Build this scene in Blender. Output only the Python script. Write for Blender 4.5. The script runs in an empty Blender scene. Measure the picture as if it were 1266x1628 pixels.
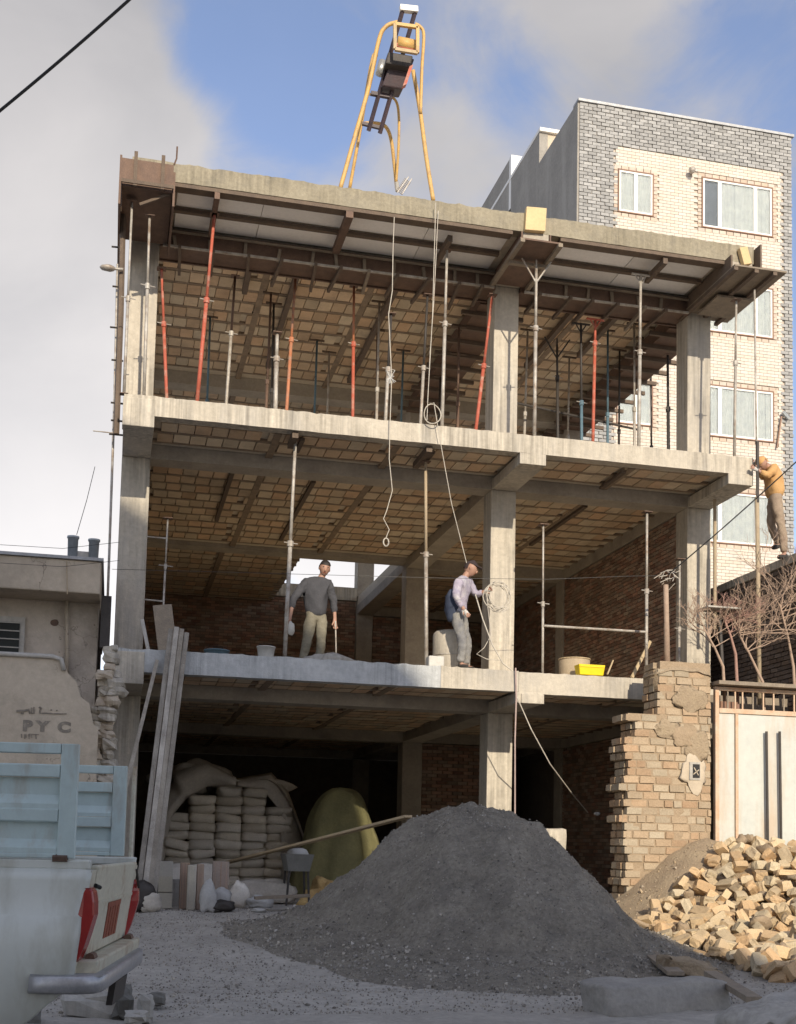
import bpy, math, random
from mathutils import Vector, Matrix, noise
R_ = random.Random(7)
sin, cos, tan, pi = math.sin, math.cos, math.tan, math.pi

# ------------------------------------------------------------------ camera
CAM = Vector((0.0689, -17.9964, 1.6)); F = 2013.57; PCX, PCY = 674.74, 1162.57
YAW, PITCH, ROLL = .2407, .093, -.0208
_f = Vector((sin(YAW)*cos(PITCH), cos(YAW)*cos(PITCH), sin(PITCH)))
_r = Vector((cos(YAW), -sin(YAW), 0)); _u = _r.cross(_f)
RR = _r*cos(ROLL) - _u*sin(ROLL); UU = _r*sin(ROLL) + _u*cos(ROLL)
sc = bpy.context.scene
cd = bpy.data.cameras.new('camera'); cam = bpy.data.objects.new('camera', cd)
sc.collection.objects.link(cam); sc.camera = cam
cd.sensor_fit = 'HORIZONTAL'; cd.sensor_width = 36; cd.lens = F/1266*36
cd.shift_x = -(PCX-633)/1266; cd.shift_y = (PCY-814)/1266
cd.clip_start = .1; cd.clip_end = 3000
m3 = Matrix((RR, UU, -_f)).transposed()
cam.matrix_world = Matrix.Translation(CAM) @ m3.to_4x4()

# ------------------------------------------------------------------ light
EL, AZ = math.radians(23), math.radians(2)      # sun behind the camera, a touch from the right
wd = bpy.data.worlds.new('World'); sc.world = wd; wd.use_nodes = True
nt = wd.node_tree; nt.nodes.clear()
def wn(t, **k):
    n = nt.nodes.new(t)
    for a, b in k.items(): setattr(n, a, b)
    return n
sunvec = Vector((sin(AZ)*cos(EL), -cos(AZ)*cos(EL), sin(EL)))
sky = wn('ShaderNodeTexSky', sky_type='NISHITA', sun_disc=False)
sky.sun_elevation = EL; sky.sun_rotation = math.atan2(sunvec.x, sunvec.y)
sky.altitude = 1300; sky.air_density = 1.0; sky.dust_density = 1.2; sky.ozone_density = 2.0
tc = wn('ShaderNodeTexCoord')
def wmath(op, a, b=None, c=None, clamp=False):
    n = wn('ShaderNodeMath', operation=op, use_clamp=clamp)
    for i, v in enumerate((a, b, c)):
        if v is None: continue
        if isinstance(v, (int, float)): n.inputs[i].default_value = v
        else: nt.links.new(v, n.inputs[i])
    return n.outputs[0]
def wnoise(scale, detail, vec, rough=.55, dist=0):
    n = wn('ShaderNodeTexNoise'); n.inputs['Scale'].default_value = scale; n.inputs['Detail'].default_value = detail
    n.inputs['Roughness'].default_value = rough; n.inputs['Distortion'].default_value = dist
    nt.links.new(vec, n.inputs['Vector']); return n.outputs['Fac']
mp = wn('ShaderNodeMapping'); nt.links.new(tc.outputs['Generated'], mp.inputs['Vector']); mp.inputs['Scale'].default_value = (1, 1, 1.35)
nz = wnoise(2.6, 7, mp.outputs[0], .52, .5); nz2 = wnoise(8, 9, mp.outputs[0], .6, .8)
def dirpx(u, v):
    return (_f*F + RR*(u-PCX) - UU*(v-PCY)).normalized()
acc = wmath('ADD', wmath('MULTIPLY', wmath('SUBTRACT', nz, .5), 2.3), wmath('MULTIPLY', wmath('SUBTRACT', nz2, .5), 1.5))
acc = wmath('ADD', acc, .05)
# cloud banks in view (positive) and blue gaps (negative); the noise carries on all round
for (u, v, rad, w) in ((70, 120, 260, 1.1), (40, 480, 420, 1.3), (220, 200, 110, .6), (150, 800, 300, .8), (720, 240, 90, .7), (900, 30, 150, .65), (1140, 130, 120, .55), (480, 40, 160, .25), (560, 900, 150, 1.3),
                       (420, 175, 150, -1.9), (310, 70, 95, -1.2), (520, 80, 90, -.6), (560, 230, 110, -.2), (480, 240, 90, .15), (830, 150, 75, -.6), (1190, 50, 100, -.8), (830, 130, 60, -.5), (700, 90, 90, -.15), (1020, 60, 60, -.15)):
    d = dirpx(u, v)
    dp = wn('ShaderNodeVectorMath', operation='DOT_PRODUCT'); nt.links.new(tc.outputs['Generated'], dp.inputs[0]); dp.inputs[1].default_value = d
    ang = wmath('ARCCOSINE', wmath('MINIMUM', dp.outputs['Value'], .99999))
    g = wmath('EXPONENT', wmath('MULTIPLY', wmath('POWER', wmath('DIVIDE', ang, rad/2100), 2), -1))
    acc = wmath('ADD', acc, wmath('MULTIPLY', g, w*.62))
cf = wn('ShaderNodeMapRange', interpolation_type='SMOOTHSTEP'); nt.links.new(acc, cf.inputs['Value'])
cf.inputs['From Min'].default_value = -.28; cf.inputs['From Max'].default_value = .62
shade = wn('ShaderNodeMapRange'); nt.links.new(wnoise(4.5, 6, mp.outputs[0], .5, .3), shade.inputs['Value'])
shade.inputs['From Min'].default_value = .3; shade.inputs['From Max'].default_value = .7
cc = wn('ShaderNodeMixRGB'); nt.links.new(shade.outputs[0], cc.inputs[0])
cc.inputs[1].default_value = (1.05, 1.03, 1.08, 1); cc.inputs[2].default_value = (1.85, 1.75, 1.72, 1)
hs = wn('ShaderNodeMixRGB', blend_type='MULTIPLY'); hs.inputs[0].default_value = 1
nt.links.new(sky.outputs[0], hs.inputs[1]); hs.inputs[2].default_value = (.86, .79, .81, 1)
mx = wn('ShaderNodeMixRGB'); nt.links.new(wmath('ADD', wmath('MULTIPLY', cf.outputs[0], .82), .14), mx.inputs[0])
cb_ = wn('ShaderNodeRGBToBW'); nt.links.new(sky.outputs[0], cb_.inputs[0])      # clouds take the brightness of the sky they stand in
cl = wn('ShaderNodeVectorMath', operation='SCALE'); cl.inputs[0].default_value = (.52, .50, .485); nt.links.new(cb_.outputs[0], cl.inputs['Scale'])
ca = wn('ShaderNodeVectorMath', operation='ADD'); nt.links.new(cc.outputs[0], ca.inputs[0]); nt.links.new(cl.outputs[0], ca.inputs[1])
nt.links.new(hs.outputs[0], mx.inputs[1]); nt.links.new(ca.outputs[0], mx.inputs[2])
bg = wn('ShaderNodeBackground'); bg.inputs['Strength'].default_value = .15; nt.links.new(mx.outputs[0], bg.inputs['Color'])
wo = wn('ShaderNodeOutputWorld'); nt.links.new(bg.outputs[0], wo.inputs[0])
sl = bpy.data.lights.new('sun', 'SUN'); sl.energy = 2.6; sl.angle = math.radians(.5); sl.color = (1, .885, .71)
so = bpy.data.objects.new('sun', sl); sc.collection.objects.link(so); so.rotation_euler = sunvec.to_track_quat('Z', 'Y').to_euler()
vs = sc.view_settings; vs.view_transform = 'Standard'; vs.look = 'None'; vs.exposure = 0.85; vs.gamma = 1; vs.use_curve_mapping = False

# ------------------------------------------------------------------ helpers
def PJ(p):
    v = Vector(p)-CAM; z = v.dot(_f)
    if z < .1: return (-9999, -9999, z)
    return (PCX+F*v.dot(RR)/z, PCY-F*v.dot(UU)/z, z)
def U(u, v, X=None, Y=None, Z=None, D=None):
    d = _f*F + RR*(u-PCX) - UU*(v-PCY)
    if X is not None: t = (X-CAM.x)/d.x
    elif Y is not None: t = (Y-CAM.y)/d.y
    elif Z is not None: t = (Z-CAM.z)/d.z
    else: t = D/F
    return CAM + d*t
C = sc.collection; ORG = {}
def link(o, parent=None):
    C.objects.link(o)
    if parent: o.parent = parent
    return o
def tag(o, label=None, cat=None, group=None, kind=None):
    if label: o['label'] = label
    if cat: o['category'] = cat
    if group: o['group'] = group
    if kind: o['kind'] = kind
    return o
def thing(name, loc, label, cat, group=None, rz=0):
    o = bpy.data.objects.new(name, None); o.location = loc; o.rotation_euler.z = rz; o.empty_display_size = .1
    C.objects.link(o); ORG[o.name] = (Vector(loc), rz); return tag(o, label, cat, group)
class MB:
    def __init__(s): s.v = []; s.f = []
    def add(s, vs_, fs):
        n = len(s.v); s.v += [Vector(p) for p in vs_]; s.f += [tuple(i+n for i in f) for f in fs]; return s
    def box(s, x0, x1, y0, y1, z0, z1):
        return s.add([(x, y, z) for x in (x0, x1) for y in (y0, y1) for z in (z0, z1)],
                     [(0, 1, 3, 2), (4, 6, 7, 5), (0, 4, 5, 1), (2, 3, 7, 6), (0, 2, 6, 4), (1, 5, 7, 3)])
    def ob(s, c, a, b, d):      # centre and three half axes
        c, a, b, d = Vector(c), Vector(a), Vector(b), Vector(d)
        if a.cross(b).dot(d) < 0: a = -a
        return s.add([c+a*i+b*j+d*k for i in (-1, 1) for j in (-1, 1) for k in (-1, 1)],
                     [(0, 1, 3, 2), (4, 6, 7, 5), (0, 4, 5, 1), (2, 3, 7, 6), (0, 2, 6, 4), (1, 5, 7, 3)])
    def beam(s, p, q, w, h, up=(0, 0, 1)):
        p, q = Vector(p), Vector(q); d = (q-p); L = d.length; d.normalize(); a = d.cross(Vector(up))
        if a.length < 1e-4: a = d.cross(Vector((1, 0, 0)))
        a.normalize(); b = a.cross(d)
        return s.ob((p+q)/2, d*L/2, a*w/2, b*h/2)
    def tube(s, pts, r, n=8, cap=True):
        pts = [Vector(p) for p in pts]; rs = r if isinstance(r, (list, tuple)) else [r]*len(pts)
        vs_, fs = [], []; prev = None
        for i, p in enumerate(pts):
            d = (pts[min(i+1, len(pts)-1)]-pts[max(i-1, 0)])
            d = d.normalized() if d.length > 1e-9 else Vector((0, 0, 1))
            if prev is None: a = d.orthogonal().normalized()
            else:
                a = prev - d*prev.dot(d); a = a.normalized() if a.length > 1e-6 else d.orthogonal().normalized()
            prev = a; b = d.cross(a)
            vs_ += [p+(a*cos(2*pi*k/n)+b*sin(2*pi*k/n))*rs[i] for k in range(n)]
        for i in range(len(pts)-1):
            for k in range(n): fs.append((i*n+k, i*n+(k+1) % n, (i+1)*n+(k+1) % n, (i+1)*n+k))
        if cap: fs += [tuple(range(n))[::-1], tuple(range((len(pts)-1)*n, len(pts)*n))]
        return s.add(vs_, fs)
    def prism(s, poly, axis, t0, t1):    # polygon in the two other axes
        n = len(poly)
        def P(a, b, t): return {'x': (t, a, b), 'y': (a, t, b), 'z': (a, b, t)}[axis]
        vs_ = [P(a, b, t0) for a, b in poly]+[P(a, b, t1) for a, b in poly]
        fs = [tuple(range(n)), tuple(range(n, 2*n))[::-1]]+[(i, i+n, (i+1) % n+n, (i+1) % n) for i in range(n)]
        return s.add(vs_, fs)
    def lathe(s, c, prof, n=16, ax=(0, 0, 1)):
        c = Vector(c); ax = Vector(ax).normalized(); a = ax.orthogonal().normalized(); b = ax.cross(a); m = len(prof)
        vs_ = [c+ax*h+(a*cos(2*pi*k/n)+b*sin(2*pi*k/n))*max(r, 1e-4) for r, h in prof for k in range(n)]
        fs = [(i*n+k, i*n+(k+1) % n, (i+1)*n+(k+1) % n, (i+1)*n+k) for i in range(m-1) for k in range(n)]
        fs += [tuple(range(n))[::-1], tuple(range((m-1)*n, m*n))]
        return s.add(vs_, fs)
    def blob(s, c, r, nu=10, nv=7, amp=.15, seed=0, sq=1.0):
        c = Vector(c); vs_, fs = [], []
        for j in range(nv+1):
            th = pi*j/nv
            for i in range(nu):
                ph = 2*pi*i/nu; d = Vector((sin(th)*cos(ph), sin(th)*sin(ph), cos(th)))
                if sq != 1: d = Vector([math.copysign(abs(q)**sq, q) for q in d])
                k = 1+amp*noise.noise(d*1.7+Vector((seed*3.1, seed*1.7, seed)))
                vs_.append(c+Vector((d.x*r[0]*k, d.y*r[1]*k, d.z*r[2]*k)))
        for j in range(nv):
            for i in range(nu): fs.append((j*nu+i, (j+1)*nu+i, (j+1)*nu+(i+1) % nu, j*nu+(i+1) % nu))
        return s.add(vs_, fs)
    def mesh(s, name, mat, o=None, smooth=False):
        me = bpy.data.meshes.new(name); vv = s.v
        if o is not None:
            L, rz = o; M = Matrix.Rotation(-rz, 3, 'Z'); vv = [M @ (p-L) for p in vv]
        me.from_pydata([tuple(p) for p in vv], [], s.f); me.validate()
        me.materials.append(mat)
        if smooth: me.polygons.foreach_set('use_smooth', [True]*len(me.polygons))
        return me
    def build(s, name, mat, parent=None, smooth=False, bevel=0, sub=0):
        o = None
        if parent is not None:
            root = parent
            while root.parent: root = root.parent
            o = ORG.get(root.name)
        ob = bpy.data.objects.new(name, s.mesh(name, mat, o, smooth)); link(ob, parent)
        if bevel:
            m = ob.modifiers.new('bevel', 'BEVEL'); m.width = bevel; m.segments = 2; m.limit_method = 'ANGLE'
        if sub:
            m = ob.modifiers.new('sub', 'SUBSURF'); m.levels = m.render_levels = sub
        return ob
def copy_thing(o, loc, rz=None, label=None):
    c = o.copy(); C.objects.link(c); c.location = loc
    if rz is not None: c.rotation_euler.z = rz
    if label: c['label'] = label
    for ch in o.children:
        k = ch.copy(); C.objects.link(k); k.parent = c
        for g in ch.children:
            q = g.copy(); C.objects.link(q); q.parent = k
    return c

# ------------------------------------------------------------------ materials
MATS = {}
def mat(name, col, col2=None, rough=.85, scale=3., var=.25, bump=.3, bscale=40., metal=0., rnd=0., stain=None, sscale=1.2, samt=.5, streak=0., bdist=.01, spec=.4, trans=0., hue=0., drip=0., crack=0.):
    if name in MATS: return MATS[name]
    m = bpy.data.materials.new(name); m.use_nodes = True; t = m.node_tree; N = t.nodes; L = t.links
    b = N['Principled BSDF']; b.inputs['Roughness'].default_value = rough; b.inputs['Metallic'].default_value = metal
    b.inputs['Specular IOR Level'].default_value = spec
    geo = N.new('ShaderNodeNewGeometry')
    def nz(s, det=5, r=.6, vec=None):
        n = N.new('ShaderNodeTexNoise'); n.inputs['Scale'].default_value = s; n.inputs['Detail'].default_value = det; n.inputs['Roughness'].default_value = r
        L.new(vec or geo.outputs['Position'], n.inputs['Vector']); return n.outputs['Fac']
    def ramp(f, a, c, lo=.0, hi=1.):
        n = N.new('ShaderNodeMapRange'); L.new(f, n.inputs['Value'])
        n.inputs['From Min'].default_value = a; n.inputs['From Max'].default_value = c
        n.inputs['To Min'].default_value = lo; n.inputs['To Max'].default_value = hi; return n.outputs[0]
    def mixc(f, c1, c2, mode='MIX'):
        n = N.new('ShaderNodeMixRGB'); n.blend_type = mode
        if isinstance(f, float): n.inputs[0].default_value = f
        else: L.new(f, n.inputs[0])
        for i, c_ in ((1, c1), (2, c2)):
            if isinstance(c_, tuple): n.inputs[i].default_value = c_[:3]+(1,)
            else: L.new(c_, n.inputs[i])
        return n.outputs[0]
    c = mixc(ramp(nz(scale), .3, .7), tuple(col), tuple(col2 or [q*(1-var) for q in col]))
    g = ramp(nz(scale*9, 4, .7), .25, .75, 1-var*.7, 1+var*.5)
    cb = N.new('ShaderNodeCombineColor'); [L.new(g, cb.inputs[i]) for i in range(3)]
    c = mixc(1., c, cb.outputs[0], 'MULTIPLY')
    if stain:
        vec = None
        if streak:
            mpn = N.new('ShaderNodeMapping'); L.new(geo.outputs['Position'], mpn.inputs['Vector']); mpn.inputs['Scale'].default_value = (1, 1, 1/streak); vec = mpn.outputs[0]
        c = mixc(ramp(nz(sscale, 6, .65, vec), .5, .68, 0, samt), c, tuple(stain))
    if drip:
        mpd = N.new('ShaderNodeMapping'); L.new(geo.outputs['Position'], mpd.inputs['Vector']); mpd.inputs['Scale'].default_value = (1, 1, .045)
        cd_ = N.new('ShaderNodeCombineColor'); g2 = ramp(nz(16, 3, .6, mpd.outputs[0]), .32, .68, 1-drip, 1+drip*.35); [L.new(g2, cd_.inputs[i]) for i in range(3)]
        c = mixc(ramp(nz(1.1, 3, .5), .35, .6), c, mixc(1., c, cd_.outputs[0], 'MULTIPLY'))
        pit = N.new('ShaderNodeTexVoronoi'); pit.inputs['Scale'].default_value = 26; L.new(geo.outputs['Position'], pit.inputs['Vector'])
        pm = N.new('ShaderNodeMath'); pm.operation = 'MULTIPLY'; L.new(ramp(pit.outputs['Distance'], .10, .16, .55, 0), pm.inputs[0]); L.new(ramp(nz(2.3, 3), .5, .62), pm.inputs[1])
        c = mixc(pm.outputs[0], c, tuple(q*.35 for q in col))
    if crack:
        dv = N.new('ShaderNodeVectorMath'); dv.operation = 'ADD'; L.new(geo.outputs['Position'], dv.inputs[0])
        nn = N.new('ShaderNodeTexNoise'); nn.inputs['Scale'].default_value = 3; nn.inputs['Detail'].default_value = 6; L.new(geo.outputs['Position'], nn.inputs['Vector']); L.new(nn.outputs['Color'], dv.inputs[1])
        vo = N.new('ShaderNodeTexVoronoi'); vo.feature = 'DISTANCE_TO_EDGE'; vo.inputs['Scale'].default_value = 1.3; L.new(dv.outputs[0], vo.inputs['Vector'])
        cm = N.new('ShaderNodeMath'); cm.operation = 'MULTIPLY'; L.new(ramp(vo.outputs['Distance'], .004, .012, 1, 0), cm.inputs[0]); L.new(ramp(nz(.9, 3), .48, .58, 0, crack), cm.inputs[1])
        c = mixc(cm.outputs[0], c, tuple(q*.3 for q in col))
        c = mixc(ramp(nz(.8, 7, .75), .52, .62, 0, .55), c, tuple(q*.62 for q in col))
    if rnd:
        oi = N.new('ShaderNodeObjectInfo'); ad = N.new('ShaderNodeMath'); ad.operation = 'ADD'
        L.new(oi.outputs['Random'], ad.inputs[0]); L.new(geo.outputs['Random Per Island'], ad.inputs[1])
        fr = N.new('ShaderNodeMath'); fr.operation = 'FRACT'; L.new(ad.outputs[0], fr.inputs[0])
        v = ramp(fr.outputs[0], 0, 1, 1-rnd, 1+rnd*.6)
        mu = N.new('ShaderNodeMath'); mu.operation = 'MULTIPLY'; L.new(fr.outputs[0], mu.inputs[0]); mu.inputs[1].default_value = 7.3
        f2 = N.new('ShaderNodeMath'); f2.operation = 'FRACT'; L.new(mu.outputs[0], f2.inputs[0])
        h = N.new('ShaderNodeHueSaturation'); L.new(v, h.inputs['Value']); L.new(ramp(f2.outputs[0], 0, 1, .5-hue, .5+hue), h.inputs['Hue'])
        L.new(ramp(f2.outputs[0], 0, 1, 1.12, .75), h.inputs['Saturation'])
        L.new(c, h.inputs['Color']); c = h.outputs[0]
    L.new(c, b.inputs['Base Color'])
    if bump:
        bn = N.new('ShaderNodeBump'); bn.inputs['Strength'].default_value = bump; bn.inputs['Distance'].default_value = bdist
        L.new(nz(bscale, 6, .65), bn.inputs['Height']); L.new(bn.outputs[0], b.inputs['Normal'])
    if trans: b.inputs['Transmission Weight'].default_value = trans
    MATS[name] = m; return m
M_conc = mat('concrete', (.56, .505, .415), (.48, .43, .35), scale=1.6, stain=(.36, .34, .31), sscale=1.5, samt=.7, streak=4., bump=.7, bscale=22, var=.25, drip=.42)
M_concfresh = mat('raw_concrete', (.345, .305, .225), (.28, .245, .175), scale=2.2, stain=(.22, .2, .16), sscale=3, samt=.7, bump=.9, bscale=15, var=.35, drip=.3)
M_concgrey = mat('grey_concrete', (.52, .49, .44), (.41, .385, .34), scale=2, stain=(.25, .24, .22), sscale=2, samt=.5, streak=5., bump=.6, drip=.25)
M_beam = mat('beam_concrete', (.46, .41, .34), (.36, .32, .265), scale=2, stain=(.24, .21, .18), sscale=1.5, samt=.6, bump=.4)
M_block = mat('clay_block', (.68, .52, .35), (.60, .45, .29), scale=5, var=.22, rnd=.2, bump=.4, bscale=60, hue=.012, stain=(.36, .27, .19), sscale=2.2, samt=.55)
M_joist = mat('rusty_joist', (.34, .26, .185), scale=6, var=.4, bump=.3)
M_brickin = mat('red_brown_brick', (.36, .235, .16), (.28, .18, .125), scale=6, var=.3, rnd=.4, bump=.6, bscale=60, hue=.015)
M_mortar = mat('mortar', (.19, .155, .125), scale=8, var=.3, bump=.6)
M_adobe = mat('tan_brick', (.45, .34, .22), (.39, .285, .18), scale=5, var=.3, rnd=.17, bump=.8, bscale=45, hue=.012, bdist=.012)
M_adobem = mat('mud_mortar', (.40, .30, .20), (.33, .25, .165), scale=9, var=.3, bump=1, bscale=30, bdist=.02)
M_rubble = mat('rubble_brick', (.62, .455, .26), (.55, .41, .24), scale=7, var=.3, rnd=.2, bump=.9, bscale=50, hue=.012, bdist=.012)
M_soil = mat('tan_soil', (.42, .33, .22), (.33, .25, .17), scale=4, var=.3, bump=1, bscale=30, bdist=.03)
M_rust = mat('rusty_steel', (.19, .12, .085), (.13, .085, .065), scale=7, var=.4, bump=.4, rough=.7, metal=.2)
M_timber = mat('weathered_timber', (.31, .255, .19), (.22, .18, .14), scale=8, var=.35, bump=.5)
M_timberdk = mat('dark_timber', (.17, .125, .09), (.12, .09, .07), scale=8, var=.35, bump=.5)
M_plank = mat('grey_plank', (.46, .41, .34), (.29, .255, .21), scale=7, var=.35, rnd=.25, bump=.6, stain=(.6, .55, .47), sscale=5, samt=.5, streak=5)
M_wood = mat('pale_wood', (.55, .43, .27), (.45, .34, .2), scale=6, var=.2, bump=.4)
M_foam = mat('white_foam', (.88, .86, .83), (.82, .80, .77), scale=2, var=.1, bump=.2, rnd=.1)
M_yfoam = mat('yellow_foam', (.70, .53, .29), scale=3, var=.15)
M_galv = mat('galvanised', (.55, .52, .47), (.34, .3, .25), scale=9, var=.3, rough=.6, metal=.3, stain=(.2, .12, .07), sscale=6, samt=.6)
M_red = mat('red_steel', (.50, .11, .065), (.38, .1, .06), scale=9, var=.3, rough=.6, stain=(.45, .33, .26), sscale=7, samt=.7)
M_orange = mat('orange_steel', (.50, .19, .09), (.38, .16, .09), scale=9, var=.3, rough=.6, stain=(.3, .26, .22), sscale=7, samt=.7)
M_darksteel = mat('dark_steel', (.07, .06, .055), (.05, .045, .04), scale=8, var=.3, rough=.6, metal=.2)
M_blue = mat('blue_steel', (.12, .2, .25), scale=8, var=.3, rough=.6)
M_yellow = mat('yellow_paint', (.66, .40, .11), (.55, .36, .15), scale=10, var=.3, rough=.5, stain=(.28, .17, .1), sscale=8, samt=.6)
M_hoist = mat('hoist_frame', (.08, .05, .055), (.05, .04, .045), scale=9, var=.3, rough=.5)
M_silver = mat('silver_tank', (.6, .6, .58), scale=9, var=.2, rough=.35, metal=.6)
M_pile = mat('grey_sand', (.43, .385, .315), (.29, .26, .21), scale=2.2, var=.5, bump=1, bscale=45, bdist=.06, stain=(.2, .18, .155), sscale=3.0, samt=.5)
M_gravel = mat('gravel', (.46, .42, .36), (.28, .255, .22), scale=6, var=.4, rnd=.6, bump=.3)
M_fines = mat('brick_fines', (.50, .39, .26), (.36, .28, .18), scale=6, var=.3, rnd=.4, bump=.3)
M_ground = mat('dusty_ground', (.52, .485, .43), (.39, .36, .315), scale=1.5, var=.35, bump=1, bscale=35, bdist=.02, stain=(.33, .3, .265), sscale=2.0, samt=.6)
M_floor = mat('earth_floor', (.16, .14, .12), scale=2, var=.3, bump=.8)
M_beige = mat('cladding_brick', (.63, .56, .475), (.59, .525, .445), scale=2, var=.1, rnd=.06, bump=.15)
M_beigem = mat('cladding_joint', (.54, .47, .395), scale=6, var=.2)
M_pink = mat('pink_trim', (.60, .49, .395), scale=6, var=.15, rnd=.12)
M_greystone = mat('grey_split_stone', (.40, .395, .38), (.30, .298, .29), scale=6, var=.35, rnd=.22, bump=.6, bscale=30)
M_greyjoint = mat('grey_joint', (.42, .42, .41), scale=6, var=.2)
M_cement = mat('cement_render', (.33, .31, .275), (.26, .245, .22), scale=1.2, var=.25, stain=(.42, .40, .36), sscale=1., samt=.5, streak=8)
M_upvc = mat('white_frame', (.80, .78, .73), scale=5, var=.05, rough=.4, bump=0)
M_brownf = mat('brown_frame', (.24, .13, .08), scale=5, var=.1, rough=.5, bump=0)
M_curtain = mat('curtain', (.46, .48, .45), (.34, .37, .36), scale=4, var=.15, bump=.3, bscale=8, bdist=.05)
M_plaster = mat('tan_plaster', (.54, .46, .355), (.46, .385, .295), scale=1.2, var=.18, stain=(.36, .30, .23), sscale=1.8, samt=.55, bump=.6, bscale=18, crack=.8)
M_plaster2 = mat('pink_plaster', (.52, .45, .37), (.45, .385, .315), scale=1.5, var=.15, stain=(.26, .225, .185), sscale=2, samt=.5, bump=.5, crack=.7)
M_tin = mat('roof_tin', (.42, .43, .44), (.3, .3, .3), scale=5, var=.2, rough=.5, metal=.3)
M_zinc = mat('zinc_pot', (.48, .52, .54), scale=9, var=.25, rough=.5, metal=.4)
M_room = mat('dim_room', (.10, .12, .14), bump=0)
M_gate = mat('gate_sheet', (.56, .565, .51), (.5, .515, .48), scale=1.5, var=.12, rough=.5, bump=.1, stain=(.5, .36, .24), sscale=2.4, samt=.65, streak=6)
M_gaterust = mat('gate_rust', (.55, .33, .2), (.6, .5, .38), scale=5, var=.25, rough=.7)
M_truck = mat('truck_paint', (.66, .68, .635), (.62, .645, .60), scale=1.5, var=.06, rough=.32, bump=0, stain=(.38, .37, .30), sscale=3.2, samt=.7, streak=3., spec=.5)
M_cage = mat('cage_paint', (.52, .63, .625), (.47, .58, .58), scale=2, var=.12, rough=.45, bump=.1, stain=(.33, .26, .19), sscale=6, samt=.6, streak=4)
M_tail = mat('tailgate_paint', (.60, .575, .46), (.53, .5, .4), scale=4, var=.2, rough=.5, bump=.2, stain=(.34, .22, .13), sscale=7, samt=.75)
M_chrome = mat('chrome', (.50, .50, .52), scale=8, var=.25, rough=.42, metal=.6, bump=0)
M_lamp = mat('tail_lamp', (.36, .03, .025), (.28, .02, .02), scale=5, var=.15, rough=.2, bump=0, spec=.6)
M_lampo = mat('lamp_orange', (.50, .12, .05), scale=5, var=.15, rough=.2, bump=0, spec=.6)
M_black = mat('black_rubber', (.02, .02, .021), scale=5, var=.2, rough=.7)
M_redpaint = mat('red_lettering', (.32, .10, .06), scale=20, var=.3, bump=0)
M_sack = mat('paper_sack', (.72, .66, .56), (.62, .565, .47), scale=6, var=.2, rnd=.2, bump=.5, bscale=20, bdist=.02)
M_white = mat('white_bag', (.55, .54, .51), (.42, .41, .39), scale=5, var=.2, bump=.5, bscale=14, bdist=.02)
M_tarp = mat('grey_tarp', (.56, .51, .44), (.44, .40, .34), scale=3, var=.25, bump=.6, bscale=10, bdist=.03)
M_gtarp = mat('olive_tarp', (.27, .25, .115), (.19, .175, .085), scale=3, var=.25, bump=.5, bscale=10, bdist=.03)
M_straw = mat('straw_insulation', (.75, .52, .22), (.6, .38, .16), scale=12, var=.35, bump=1, bscale=30, bdist=.03)
M_box = mat('pale_tile_box', (.56, .52, .43), scale=5, var=.15, rnd=.12)
M_terra = mat('terracotta', (.48, .34, .26), (.42, .33, .25), scale=6, var=.2, rnd=.2)
M_gunmetal = mat('tub_steel', (.24, .235, .215), scale=7, var=.25, rough=.6)
M_yplastic = mat('yellow_plastic', (.85, .62, .01), scale=4, var=.08, rough=.4, bump=0)
M_ply = mat('plywood', (.45, .36, .24), (.36, .28, .19), scale=6, var=.2)
M_bucket = mat('bucket', (.56, .54, .49), scale=5, var=.15, rough=.5)
M_rope = mat('rope', (.58, .53, .45), scale=20, var=.2)
M_wire = mat('wire', (.03, .03, .03), scale=5, var=.1, rough=.5, bump=0)
M_skin = mat('skin', (.42, .24, .17), scale=12, var=.15, rough=.55, bump=0)
M_hair = mat('hair', (.025, .02, .018), scale=40, var=.3, rough=.6)
M_jumper = mat('dark_grey_wool', (.07, .07, .078), scale=10, var=.25, bump=.6, bscale=30)
M_khaki = mat('khaki_cloth', (.25, .225, .165), scale=8, var=.2, bump=.5, bscale=14, bdist=.02)
M_lilac = mat('lilac_shirt', (.42, .37, .44), (.3, .28, .36), scale=7, var=.3, bump=.6, bscale=14, bdist=.02, stain=(.62, .6, .56), sscale=6, samt=.6)
M_dusty = mat('dusty_jeans', (.3, .285, .255), (.17, .17, .18), scale=7, var=.3, bump=.6, bscale=14, bdist=.02)
M_navy = mat('navy_cloth', (.06, .075, .12), scale=7, var=.3, bump=.5)
M_orangej = mat('orange_jacket', (.56, .31, .12), (.55, .33, .14), scale=6, var=.2, bump=.6, bscale=12, bdist=.02)
M_brownt = mat('brown_trousers', (.36, .28, .2), (.27, .2, .15), scale=6, var=.2, bump=.6, bscale=12, bdist=.02)
M_glove = mat('white_glove', (.6, .58, .54), scale=9, var=.2)
M_shoe = mat('shoe', (.05, .045, .04), scale=9, var=.2)
M_bark = mat('pale_twig', (.42, .31, .23), (.33, .23, .17), scale=14, var=.3)
M_twigred = mat('reddish_twig', (.40, .24, .19), scale=14, var=.3)
M_asph = mat('dusty_asphalt', (.20, .19, .17), (.15, .145, .13), scale=3, var=.3, bump=.8, bscale=60)
M_ink = mat('faded_stencil', (.27, .235, .19), scale=14, var=.3, bump=0, stain=(.42, .36, .28), sscale=16, samt=.7)
def glassmat(name, col, rough=.06):
    m = bpy.data.materials.new(name); m.use_nodes = True; b = m.node_tree.nodes['Principled BSDF']
    b.inputs['Base Color'].default_value = col+(1,); b.inputs['Roughness'].default_value = rough
    b.inputs['Transmission Weight'].default_value = .85; b.inputs['Alpha'].default_value = .25; b.inputs['IOR'].default_value = 1.45
    return m
M_glass = glassmat('window_glass', (.85, .9, .92), .03)

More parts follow.
